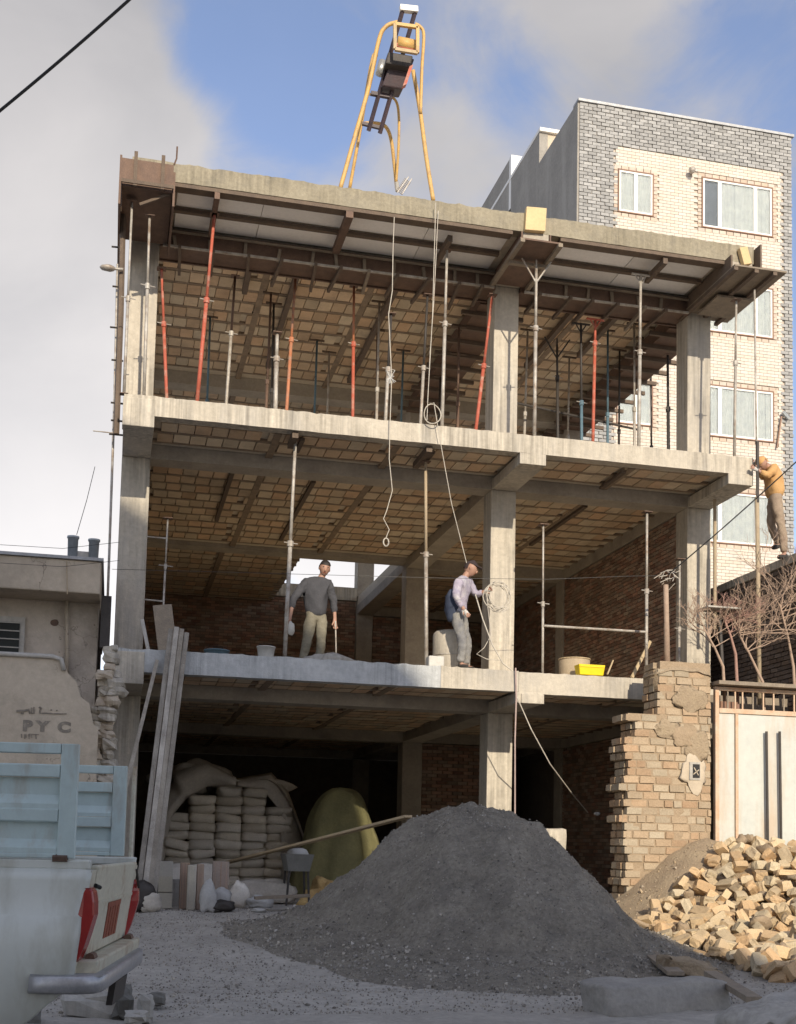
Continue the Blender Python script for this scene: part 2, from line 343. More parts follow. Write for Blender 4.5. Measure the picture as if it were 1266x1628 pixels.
# ------------------------------------------------------------------ piece setter (bricks, blocks)
def unitmesh(name, m, chip=0., seed=0):
    q = MB(); rr = random.Random(seed)
    q.box(-.5, .5, -.5, .5, -.5, .5)
    if chip:
        for i, p in enumerate(q.v):
            q.v[i] = Vector([a*(1-rr.random()*chip) for a in p])
    return q.mesh(name, m)
def inframe(p, mg=20):
    u, v, z = PJ(p); return z > 0 and -mg < u < 1266+mg and -mg < v < 1628+mg
def pieces(lst, name, m, parent, limit=300, chip=.06, vis=None, nvar=4):
    """lst: (centre, ax, ay, az full-length vectors). The nearest in view become objects, the rest one mesh."""
    root = parent
    while root.parent: root = root.parent
    O = ORG.get(root.name, (Vector(), 0))[0]
    def key(it):
        c = it[0]
        if not inframe(c): return 0
        if vis and not vis(c): return .001
        z = PJ(c)[2]; ls = sorted([it[1].length, it[2].length, it[3].length]); return ls[1]*ls[2]/z/z
    lst = sorted(lst, key=key, reverse=True)
    ms = [unitmesh(name, m, chip, i) for i in range(nvar)]
    for i, (c, a, b, d) in enumerate(lst[:limit]):
        if key((c, a, b, d)) == 0: limit = i; break
        o = bpy.data.objects.new(name, ms[i % nvar]); C.objects.link(o); o.parent = parent
        M = Matrix((a, b, d)).transposed().to_4x4(); M.translation = c-O
        o.matrix_basis = M
    if len(lst) > limit:
        q = MB(); rr = random.Random(5)
        for (c, a, b, d) in lst[limit:]: q.ob(c, a/2*(1-chip/2*rr.random()), b/2*(1-chip/2*rr.random()), d/2)
        tag(q.build(name, m, parent), kind='stuff')
def brickface(o, u, w, L, H, n, inside, bl=.22, bh=.07, j=.012, dep=.05, rough=.004, rr=R_, rot=0., drop=0.):
    """bricks on a face: o origin, u along, w up, n outward"""
    out = []; o, u, w, n = Vector(o), Vector(u), Vector(w), Vector(n)
    for r in range(int(H/bh)+1):
        x = -(r % 2)*bl/2 + rr.uniform(-.01, .01)
        while x < L:
            l = bl*rr.choice((1, 1, 1, .5)) if rot else bl
            x0, x1 = max(x, 0), min(x+l, L); z0 = r*bh; z1 = min(z0+bh, H)
            if x1-x0 > .03 and z1-z0 > bh*.5 and inside((x0+x1)/2, (z0+z1)/2) and rr.random() >= drop:
                c = o+u*((x0+x1)/2)+w*((z0+z1)/2)+n*rr.uniform(-rough, rough)
                a = rr.uniform(-rot, rot); uu = u*cos(a)+n*sin(a)*.5+w*sin(a)*.3
                out.append((c, uu*(x1-x0-j), n*dep, w*(z1-z0-j)))
            x += l
    return out

def rough_box(q, c, a, b, d, n=8, amp=.03, rnd_=.12, seed=0):
    c, a, b, d = Vector(c), Vector(a), Vector(b), Vector(d); idx = {}; k0 = len(q.v)
    for i in range(n+1):
        for j in range(n+1):
            for k in range(n+1):
                if {i, j, k} & {0, n}:
                    u, v, w = 2*i/n-1, 2*j/n-1, 2*k/n-1; e = sum(abs(t) > .99 for t in (u, v, w)); f = 1-(0, 0, rnd_*.5, rnd_)[e]
                    p = c+(a*u+b*v+d*w)*f; p += noise.noise_vector(p*4+Vector((seed*5, 0, 0)))*amp+noise.noise_vector(p*14)*amp*.3; idx[i, j, k] = len(q.v); q.v.append(p)
    for ax in range(3):
        for sd in (0, n):
            for i in range(n):
                for j in range(n):
                    def K(x, y): t = [0, 0, 0]; t[ax] = sd; t[(ax+1) % 3] = x; t[(ax+2) % 3] = y; return idx[tuple(t)]
                    f = (K(i, j), K(i+1, j), K(i+1, j+1), K(i, j+1)); q.f.append(f if sd else f[::-1])
    return q
# ------------------------------------------------------------------ ground
GF = .73
def ss(a, b, x): t = min(max((x-a)/(b-a), 0), 1); return t*t*(3-2*t)
def gz(x, y):
    base = .35+(GF-.35)*ss(-7.0, -.4, y)
    return base
PKX, PKY = 4.42, -3.0
def pile_h(x, y):
    dx, dy = x-PKX, y-PKY
    ang = math.atan2(dy, dx)
    rx = 2.12 if dx < 0 else 1.9; ry = 3.3 if dy < 0 else 1.9
    d = math.sqrt((dx/rx)**2+(dy/ry)**2)
    n = noise.noise(Vector((x*.7, y*.7, 3)))*.16+noise.noise(Vector((x*2, y*2, 9)))*.05
    w_ = noise.noise(Vector((cos(ang)*1.6, sin(ang)*1.6, 5)))*.16+noise.noise(Vector((cos(ang)*5, sin(ang)*5, 8)))*.07
    d = d*(1+w_)
    h = 1.86*(1-d**1.22)+n*(1-min(d, 1))*1.3+.07*sin(ang*7+dx*3)*d*(1-min(d, 1))*2
    if h > 1.36: h = 1.36+(h-1.36)*.40
    t = (d-.8)/.55
    if d > .9: h = .235*max(0, 1-(d-.9)/.5)**1.7
    return h
def terr(x, y):
    z = gz(x, y)
    n = noise.noise(Vector((x*1.3, y*1.3, 0)))*.035+noise.noise(Vector((x*5, y*5, 4)))*.014
    k = ss(-16, -12, y)*(1-ss(-.3, .2, y))
    return z+n*k
def grid(xs, ys, fz, name, m, kind='structure'):
    q = MB(); nx, ny = len(xs), len(ys)
    q.v = [Vector((x, y, fz(x, y))) for y in ys for x in xs]
    q.f = [(j*nx+i, j*nx+i+1, (j+1)*nx+i+1, (j+1)*nx+i) for j in range(ny-1) for i in range(nx-1)]
    o = q.build(name, m, None, True); tag(o, kind=kind); return o
def rng(a, b, s):
    n = max(1, int(round((b-a)/s))); return [a+(b-a)*i/n for i in range(n+1)]
xs = [-900, -200, -60, -20]+rng(-8, 14, .09)+[20, 60, 200, 900]; ys = [-900, -200, -60, -30, -18]+rng(-13, .5, .09)+[3, 8, 14, 20, 60, 200, 900]
grid(xs, ys, terr, 'ground', M_ground)
st = MB(); st.box(-200, 200, -26, -12.5, .2, .362); tag(st.build('road', M_asph), kind='structure')

# sand pile, with loose gravel on it and on the ground
def pz(x, y):
    h = pile_h(x, y); f = noise.noise(Vector((x*9, y*9, 1)))*.045+noise.noise(Vector((x*22, y*22, 1)))*.03+noise.noise(Vector((x*3.5, y*3.5, 6)))*.06
    return terr(x, y)+h+f*min(1, h*4)-.012*(1-min(1, h*20))
q = MB(); xs = rng(.6, 8.2, .036); ys = rng(-8.2, -.55, .036); nx = len(xs)
q.v = [Vector((x, y, pz(x, y))) for y in ys for x in xs]
for j in range(len(ys)-1):
    for i in range(nx-1):
        if pile_h(xs[i], ys[j]) > .0 or pile_h(xs[i+1], ys[j+1]) > .0: q.f.append((j*nx+i, j*nx+i+1, (j+1)*nx+i+1, (j+1)*nx+i))
tag(q.build('sand_pile', M_pile, None, True), 'large dark grey heap of sand and gravel in front of the open ground floor', 'sand pile')
q = MB(); rg = random.Random(3)
def stone(q, p, s):
    rr = rg.random; a = Vector((rr()-.5, rr()-.5, rr()-.5)).normalized(); b = a.orthogonal().normalized(); c = a.cross(b)
    pts = [p+a*s*(.6+rr()*.5), p-a*s*(.6+rr()*.5), p+b*s*(.5+rr()*.5), p-b*s*(.5+rr()*.5), p+c*s*(.4+rr()*.4), p-c*s*(.4+rr()*.4)]
    q.add(pts, [(0, 2, 4), (2, 1, 4), (1, 3, 4), (3, 0, 4), (2, 0, 5), (1, 2, 5), (3, 1, 5), (0, 3, 5)])
n = 0
while n < 32000:
    x, y = rg.uniform(-2.5, 8.0), rg.uniform(-8.5, -.6)
    h = pile_h(x, y)
    if h <= .0 and rg.random() > .55: continue
    if x > 7 and h <= 0: continue
    s = rg.choice((.006, .008, .010, .014)) if rg.random() < .975 else rg.uniform(.016, .03)
    if 0 < h < .2 and rg.random() < .12: s = rg.uniform(.015, .035)
    stone(q, Vector((x, y, (pz(x, y) if h > 0 else terr(x, y))+s*.3)), s); n += 1
tag(q.build('gravel', M_gravel), 'loose gravel strewn over the sand heap and the dusty ground', 'gravel', kind='stuff')

# ------------------------------------------------------------------ the concrete frame
z3t, z3b, z2t, z2b, z2s, z1t, z1b, cc_, Y2 = 11.477, 11.192, 7.9575, 7.669, 7.496, 4.3077, 3.985, 1.4766, 7.608
z1s = z1b-.17; z3s = z3b-.22; Y3 = 13.2; YB = Y3+.42
XL, XM, XR = (0, .429), (5.90, 6.3235), (9.385, 9.8225); CW = .45
B = thing('unfinished_building', (5, 5, GF), 'three storey concrete frame building under construction with clay block ceilings', 'building')
def jagged_slab(x0, x1, zt, zb, ytop_rough=.012, m=M_conc, name='edge_beam', y0=0, y1=.22):
    q = MB(); xs = rng(x0, x1, .06)
    top = [zt+noise.noise(Vector((x*6, 1, zt)))*ytop_rough+noise.noise(Vector((x*19, 2, zt)))*ytop_rough*.6 for x in xs]
    bot = [zb+noise.noise(Vector((x*5, 7, zb)))*.004 for x in xs]; n_ = len(xs)
    fy = [y0+noise.noise(Vector((x*3, 3, zb)))*.006 for x in xs]
    vs_ = [(x, f, t) for x, f, t in zip(xs, fy, top)]+[(x, f, b_) for x, f, b_ in zip(xs, fy, bot)]+[(x, y1, t) for x, t in zip(xs, top)]+[(x, y1, b_) for x, b_ in zip(xs, bot)]
    fs = []
    for i in range(n_-1):
        fs += [(i, n_+i, n_+i+1, i+1), (i, i+1, 2*n_+i+1, 2*n_+i), (n_+i, 3*n_+i, 3*n_+i+1, n_+i+1), (2*n_+i, 2*n_+i+1, 3*n_+i+1, 3*n_+i)]
    fs += [(0, 2*n_, 3*n_, n_), (n_-1, 2*n_-1, 4*n_-1, 3*n_-1)]
    q.add(vs_, fs); return q.build(name, m, B)
# columns
for (zt, zb) in ((z1s, GF-.3), (z2s, z1t), (z3s, z2t)):
    for X in (XL, XM, XR):
        for k, Y in enumerate((cc_, Y2, Y3)):
            q = MB(); q.box(X[0], X[1], Y, Y+(CW if k else CW), zb, zt-.001)
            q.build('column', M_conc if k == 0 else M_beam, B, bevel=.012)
# front edges
jagged_slab(0, 9.85, z3t, z3b, .022, M_concfresh)
jagged_slab(0, XR[1], z2t, z2b, .014)
jagged_slab(-.02, 4.72, z1t, z1b, .016, mat('limewash_shade_concrete', (.54, .545, .53), (.42, .435, .44), scale=1.3, stain=(.62, .63, .62), sscale=2.5, samt=.6, bump=.7, bscale=22, var=.25, drip=.5))  # left stretch: whitish paint streaks, plus the blue of shade put into the colour
jagged_slab(4.724, 5.93, z1t-.004, z1b, .016)
jagged_slab(5.935, 9.25, z1t-.02, z1b-.02, .012)
# slab decks
M_deck = mat('dusty_screed', (.64, .56, .45), (.56, .49, .39), scale=2)
def deck(x0, x1, y0, y1, zt, zb, m=M_deck): MB().box(x0, x1, y0, y1, zb, zt).build('slab', m, B)
deck(.01, 9.84, .222, YB, z3t-.012, z3b+.05)
deck(.01, 9.81, .222, Y2+.4, z2t-.012, z2b+.05); deck(.01, 3.75, Y2+.402, YB, z2t-.012, z2b+.05); deck(5.92, 9.81, Y2+.402, YB, z2t-.012, z2b+.05)
deck(.01, 9.24, .222, cc_-.05, z1t-.03, z1b+.05); deck(.01, 9.81, cc_-.048, YB, z1t-.03, z1b+.05)
# beams: depth beams run through, cross beams butt between them
for zb, zs, zt_ in ((z3b, z3s, z3t), (z2b, z2s, z2t), (z1b, z1s, z1t)):
    for X in (XL, XM, XR):
        if zs == z1s and X is XR: y0 = cc_-.04
        else: y0 = -.006
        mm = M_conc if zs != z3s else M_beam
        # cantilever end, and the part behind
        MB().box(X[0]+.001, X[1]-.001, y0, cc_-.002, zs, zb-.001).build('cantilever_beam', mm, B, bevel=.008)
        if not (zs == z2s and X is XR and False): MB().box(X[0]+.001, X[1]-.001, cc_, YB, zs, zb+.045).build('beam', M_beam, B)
    for Y in (cc_, Y2, Y3):
        for xa, xb in ((XL[1], XM[0]), (XM[1], XR[0])):
            if zs == z2s and xa == XL[1] and Y == Y3: MB().box(xa, xb, Y, Y+.42, 7.84, 8.17).build('cross_beam', M_conc, B)
            elif zs == z2s and xa == XL[1] and Y == Y2: MB().box(xa, xb, Y, Y+.42, zs+.13, zb+.045).build('cross_beam', M_beam, B)
            else: MB().box(xa, xb, Y, Y+.42, zs+.003, zb+.045).build('cross_beam', M_beam, B)
# left beam end blocks come proud of the edge
MB().box(-.012, .432, -.02, .22, z2s-.002, z2t-.05).build('beam_end', M_conc, B, bevel=.01)
MB().box(-.03, .432, -.02, .22, z1s-.002, z1t-.04).build('beam_end', M_conc, B, bevel=.01)
MB().box(5.97, 6.33, -.03, .2, z1s-.002, z1b-.024).build('beam_end', M_conc, B, bevel=.01)
# ceilings: joists and clay blocks
blocks = []; jst = MB()
def ceiling(x0, x1, y0, y1, zb, front=False):
    y = y0+.03; k = 0
    while y+.4 < y1:
        x = x0+.02+R_.uniform(-.0, .12)
        jst.box(x0, x1, y+.40, y+.475, zb+.006, zb+.049)
        ties = [x0+(x1-x0)*t for t in (.33, .66)] if (x1-x0) > 4 else [x0+(x1-x0)*.5]
        while x+.24 < x1:
            w = .245
            if any(abs(x+w/2-t) < .13 for t in ties): x += .1
            blocks.append((Vector((x+w/2, y+.195, zb+.030+R_.uniform(-.005, .005))), Vector((w-.014, R_.uniform(-.003, .003), R_.uniform(-.004, .004))), Vector((0, .375, 0)), Vector((0, 0, .05))))
            x += w
        y += .485; k += 1
    for t in ties: jst.box(t-.055, t+.055, y0, y1, zb-.003, zb+.047)
for xa, xb in ((XL[1], XM[0]), (XM[1], XR[0])):
    ceiling(xa, xb, cc_+.45, Y2-.02, z3b); ceiling(xa, xb, Y2+.44, Y3, z3b)
    ceiling(xa, xb, .25, cc_-.01, z2b); ceiling(xa, xb, cc_+.44, Y2-.02, z2b)
    ceiling(xa, xb, .25, cc_-.06, z1b); ceiling(xa, xb, cc_+.44, Y2-.02, z1b)
    ceiling(xa, xb, Y2+.44, Y3, z1b)
ceiling(XL[1], 3.75, Y2+.44, Y3, z2b); ceiling(XM[1], XR[0], Y2+.44, Y3, z2b)
tag(jst.build('joist', M_joist, B), kind='stuff')
def cvis(p):
    # is the block in view, i.e. above the edge of the slab below at the facade?
    t = (0-CAM.y)/(p.y-CAM.y) if p.y > .3 else 1
    z = CAM.z+(p.z-CAM.z)*t
    lo = z2t if p.z > z3b-.5 else (z1t if p.z > z2b-.5 else 0)
    return z > lo and (p.z > 5 or p.y < 7)
pieces(blocks, 'ceiling_block', M_block, B, 300, .03, cvis)
# white foam panels under the roof's front bay
foams = []
for xa, xb in ((XL[1]+.2, XM[0]-.14), (XM[1]+.17, XR[0]-.1)):
    n_ = int((xb-xa)/1.1); w = (xb-xa)/n_
    for i in range(n_):
        for ya, yb in ((.24, .72), (.82, cc_-.08)):
            foams.append((Vector((xa+w*(i+.5), (ya+yb)/2, z3b+.03)), Vector((w-.006, 0, 0)), Vector((0, yb-ya, 0)), Vector((0, 0, .035))))
pieces(foams, 'foam_panel', M_foam, B, 60, .01)
# brick walls inside
allb = []; back = MB()
def wallface(x0, y0, x1, y1, za, zb, nx, ny, inside=lambda a, b: True):
    u = Vector((x1-x0, y1-y0, 0)); L = u.length; u.normalize(); n_ = Vector((nx, ny, 0))
    c = Vector((x0, y0, za))
    allb.extend(brickface(c, u, (0, 0, 1), L, zb-za, n_, inside, .225, .072, .012, .05, .004))
    a = c-n_*.02; t = n_*-.16
    p = [a, a+u*L, a+u*L+t, a+t]; h = Vector((0, 0, zb-za))
    back.add(p+[v+h for v in p], [(0, 1, 2, 3), (4, 5, 6, 7), (0, 1, 5, 4), (1, 2, 6, 5), (2, 3, 7, 6), (3, 0, 4, 7)])
wallface(9.44, cc_+CW+.02, 9.44, Y2-.02, z1t, z2s-.01, -1, 0)
wallface(9.44, Y2+CW+.02, 9.44, Y3-.02, z1t, z2s-.01, -1, 0)
wallface(9.44, cc_+CW+.02, 9.44, Y2-.02, GF, z1s-.01, -1, 0)
wallface(XL[1]+.01, Y3+.1, XM[0]-.01, Y3+.1, z1t, 7.83, 0, -1)
wallface(XM[1]+.01, Y3+.1, XR[0]-.01, Y3+.1, z1t, z2s-.01, 0, -1)
wallface(XM[1]+.01, Y2+.1, 7.95, Y2+.1, GF, z1s-.01, 0, -1)
back.box(.06, .25, cc_+CW+.02, Y3-.02, GF, z1s-.01); back.box(.06, .25, cc_+CW+.02, Y3-.02, z1t, z2s-.01)
back.box(XL[1]+.01, XR[0]-.01, Y3+.02, Y3+.2, GF, z1s-.01); back.box(9.46, 9.62, Y2+CW+.02, Y3-.02, GF, z1s-.01)
back.build('wall', M_mortar, B)
pieces(allb, 'brick', M_brickin, B, 300, .05, lambda p: p.y < 8 or p.z > 5)

# ------------------------------------------------------------------ shuttering of the roof slab (timber and steel)
FG = 'shuttering pieces under the roof slab'
def loose(q, name, m, label, cat, group=None, bevel=0, smooth=False):
    return tag(q.build(name, m, None, smooth, bevel), label, cat, group)
for i, (xa, xb, lab) in enumerate(((XL[1], XM[0], 'long dark beam shutter with ladder of studs under the left part of the roof slab'), (XM[1], XR[0], 'dark beam shutter with studs under the right part of the roof slab'))):
    t = thing('beam_shutter', (xa, cc_-.05, z3s-.05), lab, 'formwork', FG)
    MB().box(xa+.01, xb-.01, cc_-.075, cc_-.015, z3s-.10, z3b-.03).build('shutter_panel', M_rust, t)
    MB().box(xa+.01, xb-.01, cc_-.01, cc_+.43, z3s-.075, z3s-.02).build('shutter_panel', M_rust, t)
    MB().box(xa+.01, xb-.01, cc_+.435, cc_+.475, z3s-.10, z3b-.03).build('shutter_panel', M_rust, t)
    x = xa+.25
    while x < xb-.1:
        h = R_.uniform(-.05, .03); ln = R_.choice((.55, .6, .72))
        MB().beam((x, cc_-.10, z3s-.13), (x+R_.uniform(-.04, .04), cc_-.10, z3b-.10+h), .035, .05).build('stud', M_timber, t)
        MB().beam((x+.05, cc_-.25, z3s-.15), (x+.05+R_.uniform(-.08, .08), cc_+ln, z3s-.15+R_.uniform(-.02, .02)), .045, .06).build('bearer', M_timberdk if R_.random() < .6 else M_timber, t)
        x += R_.uniform(.38, .55)
    MB().beam((xa+.05, cc_-.145, z3s-.12), (xb-.05, cc_-.145, z3s-.105), .04, .03).build('ledger', M_galv, t)
    MB().beam((xa+.05, cc_-.15, z3b-.10), (xb-.05, cc_-.15, z3b-.10), .03, .03).build('ledger', M_timber, t)
# front ledgers along the roof edge and a middle one
for (x0, x1, y, w, lab) in ((XL[1]+.16, XM[0]-.16, .10, .18, 'long dark timber plank along the left underside edge of the roof slab'),
                            (XM[1]+.2, XR[0]-.05, .10, .18, 'long dark timber plank along the right underside edge of the roof slab'),
                            (XL[1]+.16, XM[0]-.16, .77, .085, 'thin dark timber batten across the left white foam panels'),
                            (XM[1]+.2, XR[0]-.1, .77, .085, 'thin dark timber batten across the right white foam panels')):
    loose(MB().box(x0, x1, y-w/2, y+w/2, z3b-.062, z3b-.006), 'timber_plank', M_timberdk, lab, 'plank', 'battens under the roof slab edge')
for (u, ua, lab, m) in ((342, .0, 'dark crosswise bearer above the tall red prop', M_rust), (548, 0, 'broad dark crosswise bearer left of the hanging wires', M_rust), (712, .3, 'dark crosswise bearer above the tall pale prop', M_timberdk), (1040, .05, 'dark crosswise bearer above the pale prop right of the centre column', M_timberdk)):
    p = U(u, 300+(u-270)*.145+20, Z=z3b-.1); x = p.x
    loose(MB().beam((x+.0, .0+ua, z3b-.12), (x, 1.22 if u != 1040 else .8, z3b-.12), .11 if u in (548,) else .075, .10), 'timber_bearer', m, lab, 'beam', 'crosswise bearers under the roof edge')
# deeper bearers of the roof shutter
for i, (x, y0, y1) in enumerate(((1.9, 2.0, 3.2), (2.7, 2, 6.5), (4.4, 2.3, 6.8), (7.6, 2.2, 5.0), (8.4, 2.1, 4.2))):
    loose(MB().beam((x, y0, z3b-.09), (x+.02, y1, z3b-.09), .09, .10), 'timber_bearer', M_timberdk, ('leftmost dark bearer under the clay block ceiling of the top storey', 'second dark bearer from the left under the top ceiling', 'dark bearer under the top ceiling left of the hanging wires', 'dark bearer under the top ceiling right of the centre column', 'rightmost dark bearer under the clay block ceiling')[i], 'beam', 'deep bearers under the top ceiling')
# shuttering under mid depth-beam with sloping struts
t = thing('beam_shutter', (6.1, cc_, z3s-.05), 'dark shutter running back under the centre beam of the top storey', 'formwork', FG)
for s, x in ((-1, XM[0]-.05), (1, XM[1]+.01)):
    MB().box(x, x+.04, cc_+.5, Y2-.05, z3s-.05, z3b-.05).build('shutter_panel', M_rust, t)
MB().box(XM[0]-.1, XM[1]+.1, cc_+.5, Y2-.05, z3s-.12, z3s-.055).build('shutter_panel', M_rust, t)
y = cc_+.8
while y < Y2: MB().beam((XM[0]-.35, y, z3s-.16), (XM[1]+.35, y+.05, z3s-.16), .06, .07).build('bearer', M_timberdk, t); y += .62
t = thing('beam_shutter', (9.6, cc_, z3s-.05), 'dark shutter running back under the right hand beam of the top storey', 'formwork', FG)
MB().box(XR[0]-.06, XR[0]-.01, cc_+.5, Y2+3, z3s-.05, z3b-.05).build('shutter_panel', M_rust, t)
MB().box(XR[0]-.1, XR[1]+.1, cc_+.5, Y2+3, z3s-.12, z3s-.055).build('shutter_panel', M_rust, t)
y = cc_+.7
while y < Y2+2: MB().beam((XR[0]-.4, y, z3s-.16), (XR[1]+.3, y+.05, z3s-.16), .06, .07).build('bearer', M_timberdk, t); y += .55
# left corner: rusty steel box shutter
t = thing('corner_shutter', (.2, 0, z3s-.4), 'rusty steel box shutter wrapped round the left roof corner', 'formwork')
MB().box(-.17, .55, -.30, -.27, z3s-.02, z3t-.20).build('shutter_panel', M_rust, t)
MB().box(-.20, -.17, -.30, cc_+.5, z3s-.38, z3t-.16).build('shutter_panel', M_rust, t)
MB().box(.55, .58, -.28, cc_-.1, z3s-.3, z3b-.01).build('shutter_panel', M_rust, t)
MB().box(-.16, .54, -.26, cc_-.1, z3s-.09, z3s-.04).build('shutter_panel', M_rust, t)
for x in (.02, .40): MB().beam((x, -.325, z3s-.1), (x, -.325, z3t-.10), .05, .04, (0, 1, 0)).build('stud', M_timberdk, t)
MB().beam((-.17, -.34, z3s-.05), (.56, -.34, z3s-.05), .03, .05).build('ledger', M_timberdk, t)
MB().beam((.1, -.1, z3s-.25), (.52, -.2, z3s-.08), .03, .04).build('strut', M_timberdk, t)
MB().box(-.03, .45, -.01, .2, z3t-.30, z3t-.002).build('concrete_core', M_concfresh, t)
# centre cantilever soffit tray
t = thing('cantilever_shutter', (6.1, 0, z3s-.1), 'dark open tray of boards under the centre of the roof edge on a forked prop', 'formwork')
MB().box(XM[0]-.12, XM[1]+.12, -.24, cc_-.12, z3s-.03, z3s-.004).build('soffit_board', M_rust, t)
for x in (XM[0]-.09, XM[1]+.10): MB().box(x-.035, x+.035, -.28, cc_-.1, z3s-.09, z3s-.032).build('rail', M_timber, t)
for x in (XM[0]-.02, XM[1]+.02): MB().box(x-.012, x+.012, -.02, cc_-.12, z3s, z3b-.01).build('side_board', M_rust, t)
MB().box(XM[0]-.1, XM[1]+.11, .35, .43, z3s-.14, z3s-.092).build('crossbar', M_timber, t)
# yellow foam blocks at the edge
loose(MB().ob(U(851, 350, Y=-.05), (.165, 0, .01), (0, .05, 0), (.01, 0, .19)), 'foam_block', M_yfoam, 'yellow foam block standing against the centre of the roof edge', 'foam block', None, .01)
loose(MB().ob(U(1184, 408, Y=-.06), (.07, 0, .02), (0, .05, 0), (-.04, 0, .14)), 'foam_block', M_yfoam, 'small yellow foam piece at the right end of the roof edge', 'foam block', None, .01)
# right end tray
t = thing('edge_shutter', (9.8, 0, z3s-.05), 'wide timber tray overhanging the right end of the roof slab', 'formwork')
MB().box(XR[0]-.06, XR[1]+.42, -.35, cc_+.2, z3s-.03, z3s-.004).build('soffit_board', M_timber, t)
for x in (XR[0]-.03, XR[0]+.33, XR[1]+.22): MB().box(x-.035, x+.035, -.34, cc_+.25, z3s-.09, z3s-.031).build('rail', M_timberdk, t)
MB().box(XR[0]+.1, XR[1]+.3, .55, 1.3, z3s-.13, z3s-.095).build('ply_sheet', M_timber, t)
MB().box(XR[0]-.05, XR[0]-.02, -.2, cc_-.1, z3s, z3b).build('side_board', M_timberdk, t)
MB().box(XR[1]+.03, XR[1]+.06, -.2, cc_-.1, z3s, z3t-.04).build('side_board', M_timberdk, t)

# ------------------------------------------------------------------ steel props
PG = 'steel props holding up the slabs'
def prop(ut, vt, ub, vb, ztop, zbase, m, lab, collar=None, m2=None, Y=None, r=.028, head='plate', yb=None):
    if Y is None:
        top = U(ut, vt, Z=ztop); Yv = min(max(top.y, .12), 6.5); top = U(ut, vt, Y=Yv)
        if abs(top.z-ztop) > .6: pass
    else:
        Yv = Y; top = U(ut, vt, Y=Yv)
    bot = U(ub, vb, Y=Yv if yb is None else yb)
    d = (bot-top); k = (zbase-top.z)/d.z; base = top+d*k
    t = thing('steel_prop', base, lab, 'prop', PG)
    cz = .5 if collar is None else (collar-vt)/(vb-vt)
    mid = top+(bot-top)*cz
    MB().tube([base+Vector((0, 0, .008)), mid], r, 10).build('outer_tube', m, t, True)
    MB().tube([mid, top], r*.78, 10).build('inner_tube', m2 or m, t, True)
    MB().tube([mid-(mid-base).normalized()*.05, mid+(mid-base).normalized()*.03], r*1.5, 10).build('collar', m, t)
    MB().tube([mid+Vector((-.10, -.03, 0)), mid+Vector((.11, .02, .0))], .008, 5).build('pin', M_galv, t)
    MB().box(base.x-.06, base.x+.06, base.y-.06, base.y+.06, base.z, base.z+.008).build('base_plate', M_rust, t)
    if head == 'plate': MB().box(top.x-.07, top.x+.07, top.y-.07, top.y+.07, top.z, top.z+.01).build('head_plate', M_rust, t)
    elif head == 'fork':
        q = MB()
        q.tube([top+Vector((0, 0, -.25)), top+Vector((-.24, 0, .12))], .014, 6); q.tube([top+Vector((0, 0, -.25)), top+Vector((.24, 0, .12))], .014, 6); q.tube([top+Vector((0, 0, -.25)), top+Vector((0, 0, .12))], .014, 6)
        q.build('fork_head', m2 or m, t)
    elif head == 'v':
        q = MB()
        for a in (-1, 1): q.tube([top+Vector((0, 0, -.16)), top+Vector((a*.1, 0, .0))], .012, 5)
        q.tube([top+Vector((-.16, 0, 0)), top+Vector((.16, 0, 0))], .02, 5); q.build('fork_head', m2 or m, t)
    return t
zf = z3b-.17
P3 = [ (210, 322, 197, 628, 'pale thin prop at the outer left edge of the top storey', M_galv, None, None, .05, None, .022),
 (238, 345, 229, 628, 'second pale thin prop from the left on the top storey', M_galv, None, 455, .12, None, .024),
 (257, 428, 265, 630, 'red prop leaning beside the left column of the top storey', M_red, None, 515, 1.2, None, .026),
 (341, 342, 314, 633, 'tall red prop leaning right near the left end of the top storey', M_red, M_red, 478, None, None, .03),
 (374, 440, 360, 640, 'pale prop just right of the tall red one', M_galv, M_rust, 530, None, None, .026),
 (441, 530, 438, 648, 'short pale prop stub left of the orange prop', M_galv, None, 570, 1.0, None, .034),
 (470, 440, 456, 650, 'orange prop leaning slightly on the left of the top storey', M_orange, M_orange, 540, None, None, .028),
 (563, 455, 561, 662, 'brownish red prop left of the hanging wires', M_red, M_orange, 547, None, None, .028),
 (622, 500, 613, 670, 'greenish pale prop beside the hanging wires', M_galv, M_darksteel, 587, 1.0, None, .028),
 (680, 470, 669, 672, 'grey prop just left of the long pale prop', M_galv, M_darksteel, 585, 1.2, None, .026),
 (711, 398, 703, 678, 'long pale prop between the hanging wires and the centre column', M_galv, M_galv, 515, None, None, .028),
 (783, 470, 757, 682, 'red prop leaning steeply against the centre column', M_red, M_red, 582, 1.15, None, .029),
 (853, 425, 850, 690, 'pale forked prop just right of the centre column', M_galv, M_galv, 522, .25, 'fork', .029),
 (886, 548, 887, 692, 'dark prop with forked head behind the pale forked prop', M_darksteel, None, 600, 2.8, 'fork', .026),
 (924, 515, 925, 694, 'dark and blue prop left of the orange red one', M_blue, M_darksteel, 640, 1.9, 'v', .026),
 (947, 508, 943, 698, 'orange red prop in the middle of the right bay', M_red, M_red, 545, 1.6, 'v', .028),
 (1019, 437, 1016, 705, 'pale prop in the right bay of the top storey', M_galv, M_galv, 560, None, 'v', .029),
 (1062, 565, 1063, 708, 'dark prop left of the right column of the top storey', M_darksteel, None, 650, 2.2, None, .028),
 (1171, 478, 1168, 722, 'grey prop outside the right column under the overhanging tray', M_galv, M_galv, 577, .3, None, .024)]
for (ut, vt, ub, vb, lab, m, m2, col, Yq, head, r) in P3:
    prop(ut, vt, ub, vb, zf, z2t, m, lab, col, m2, Yq, r, head or 'plate')
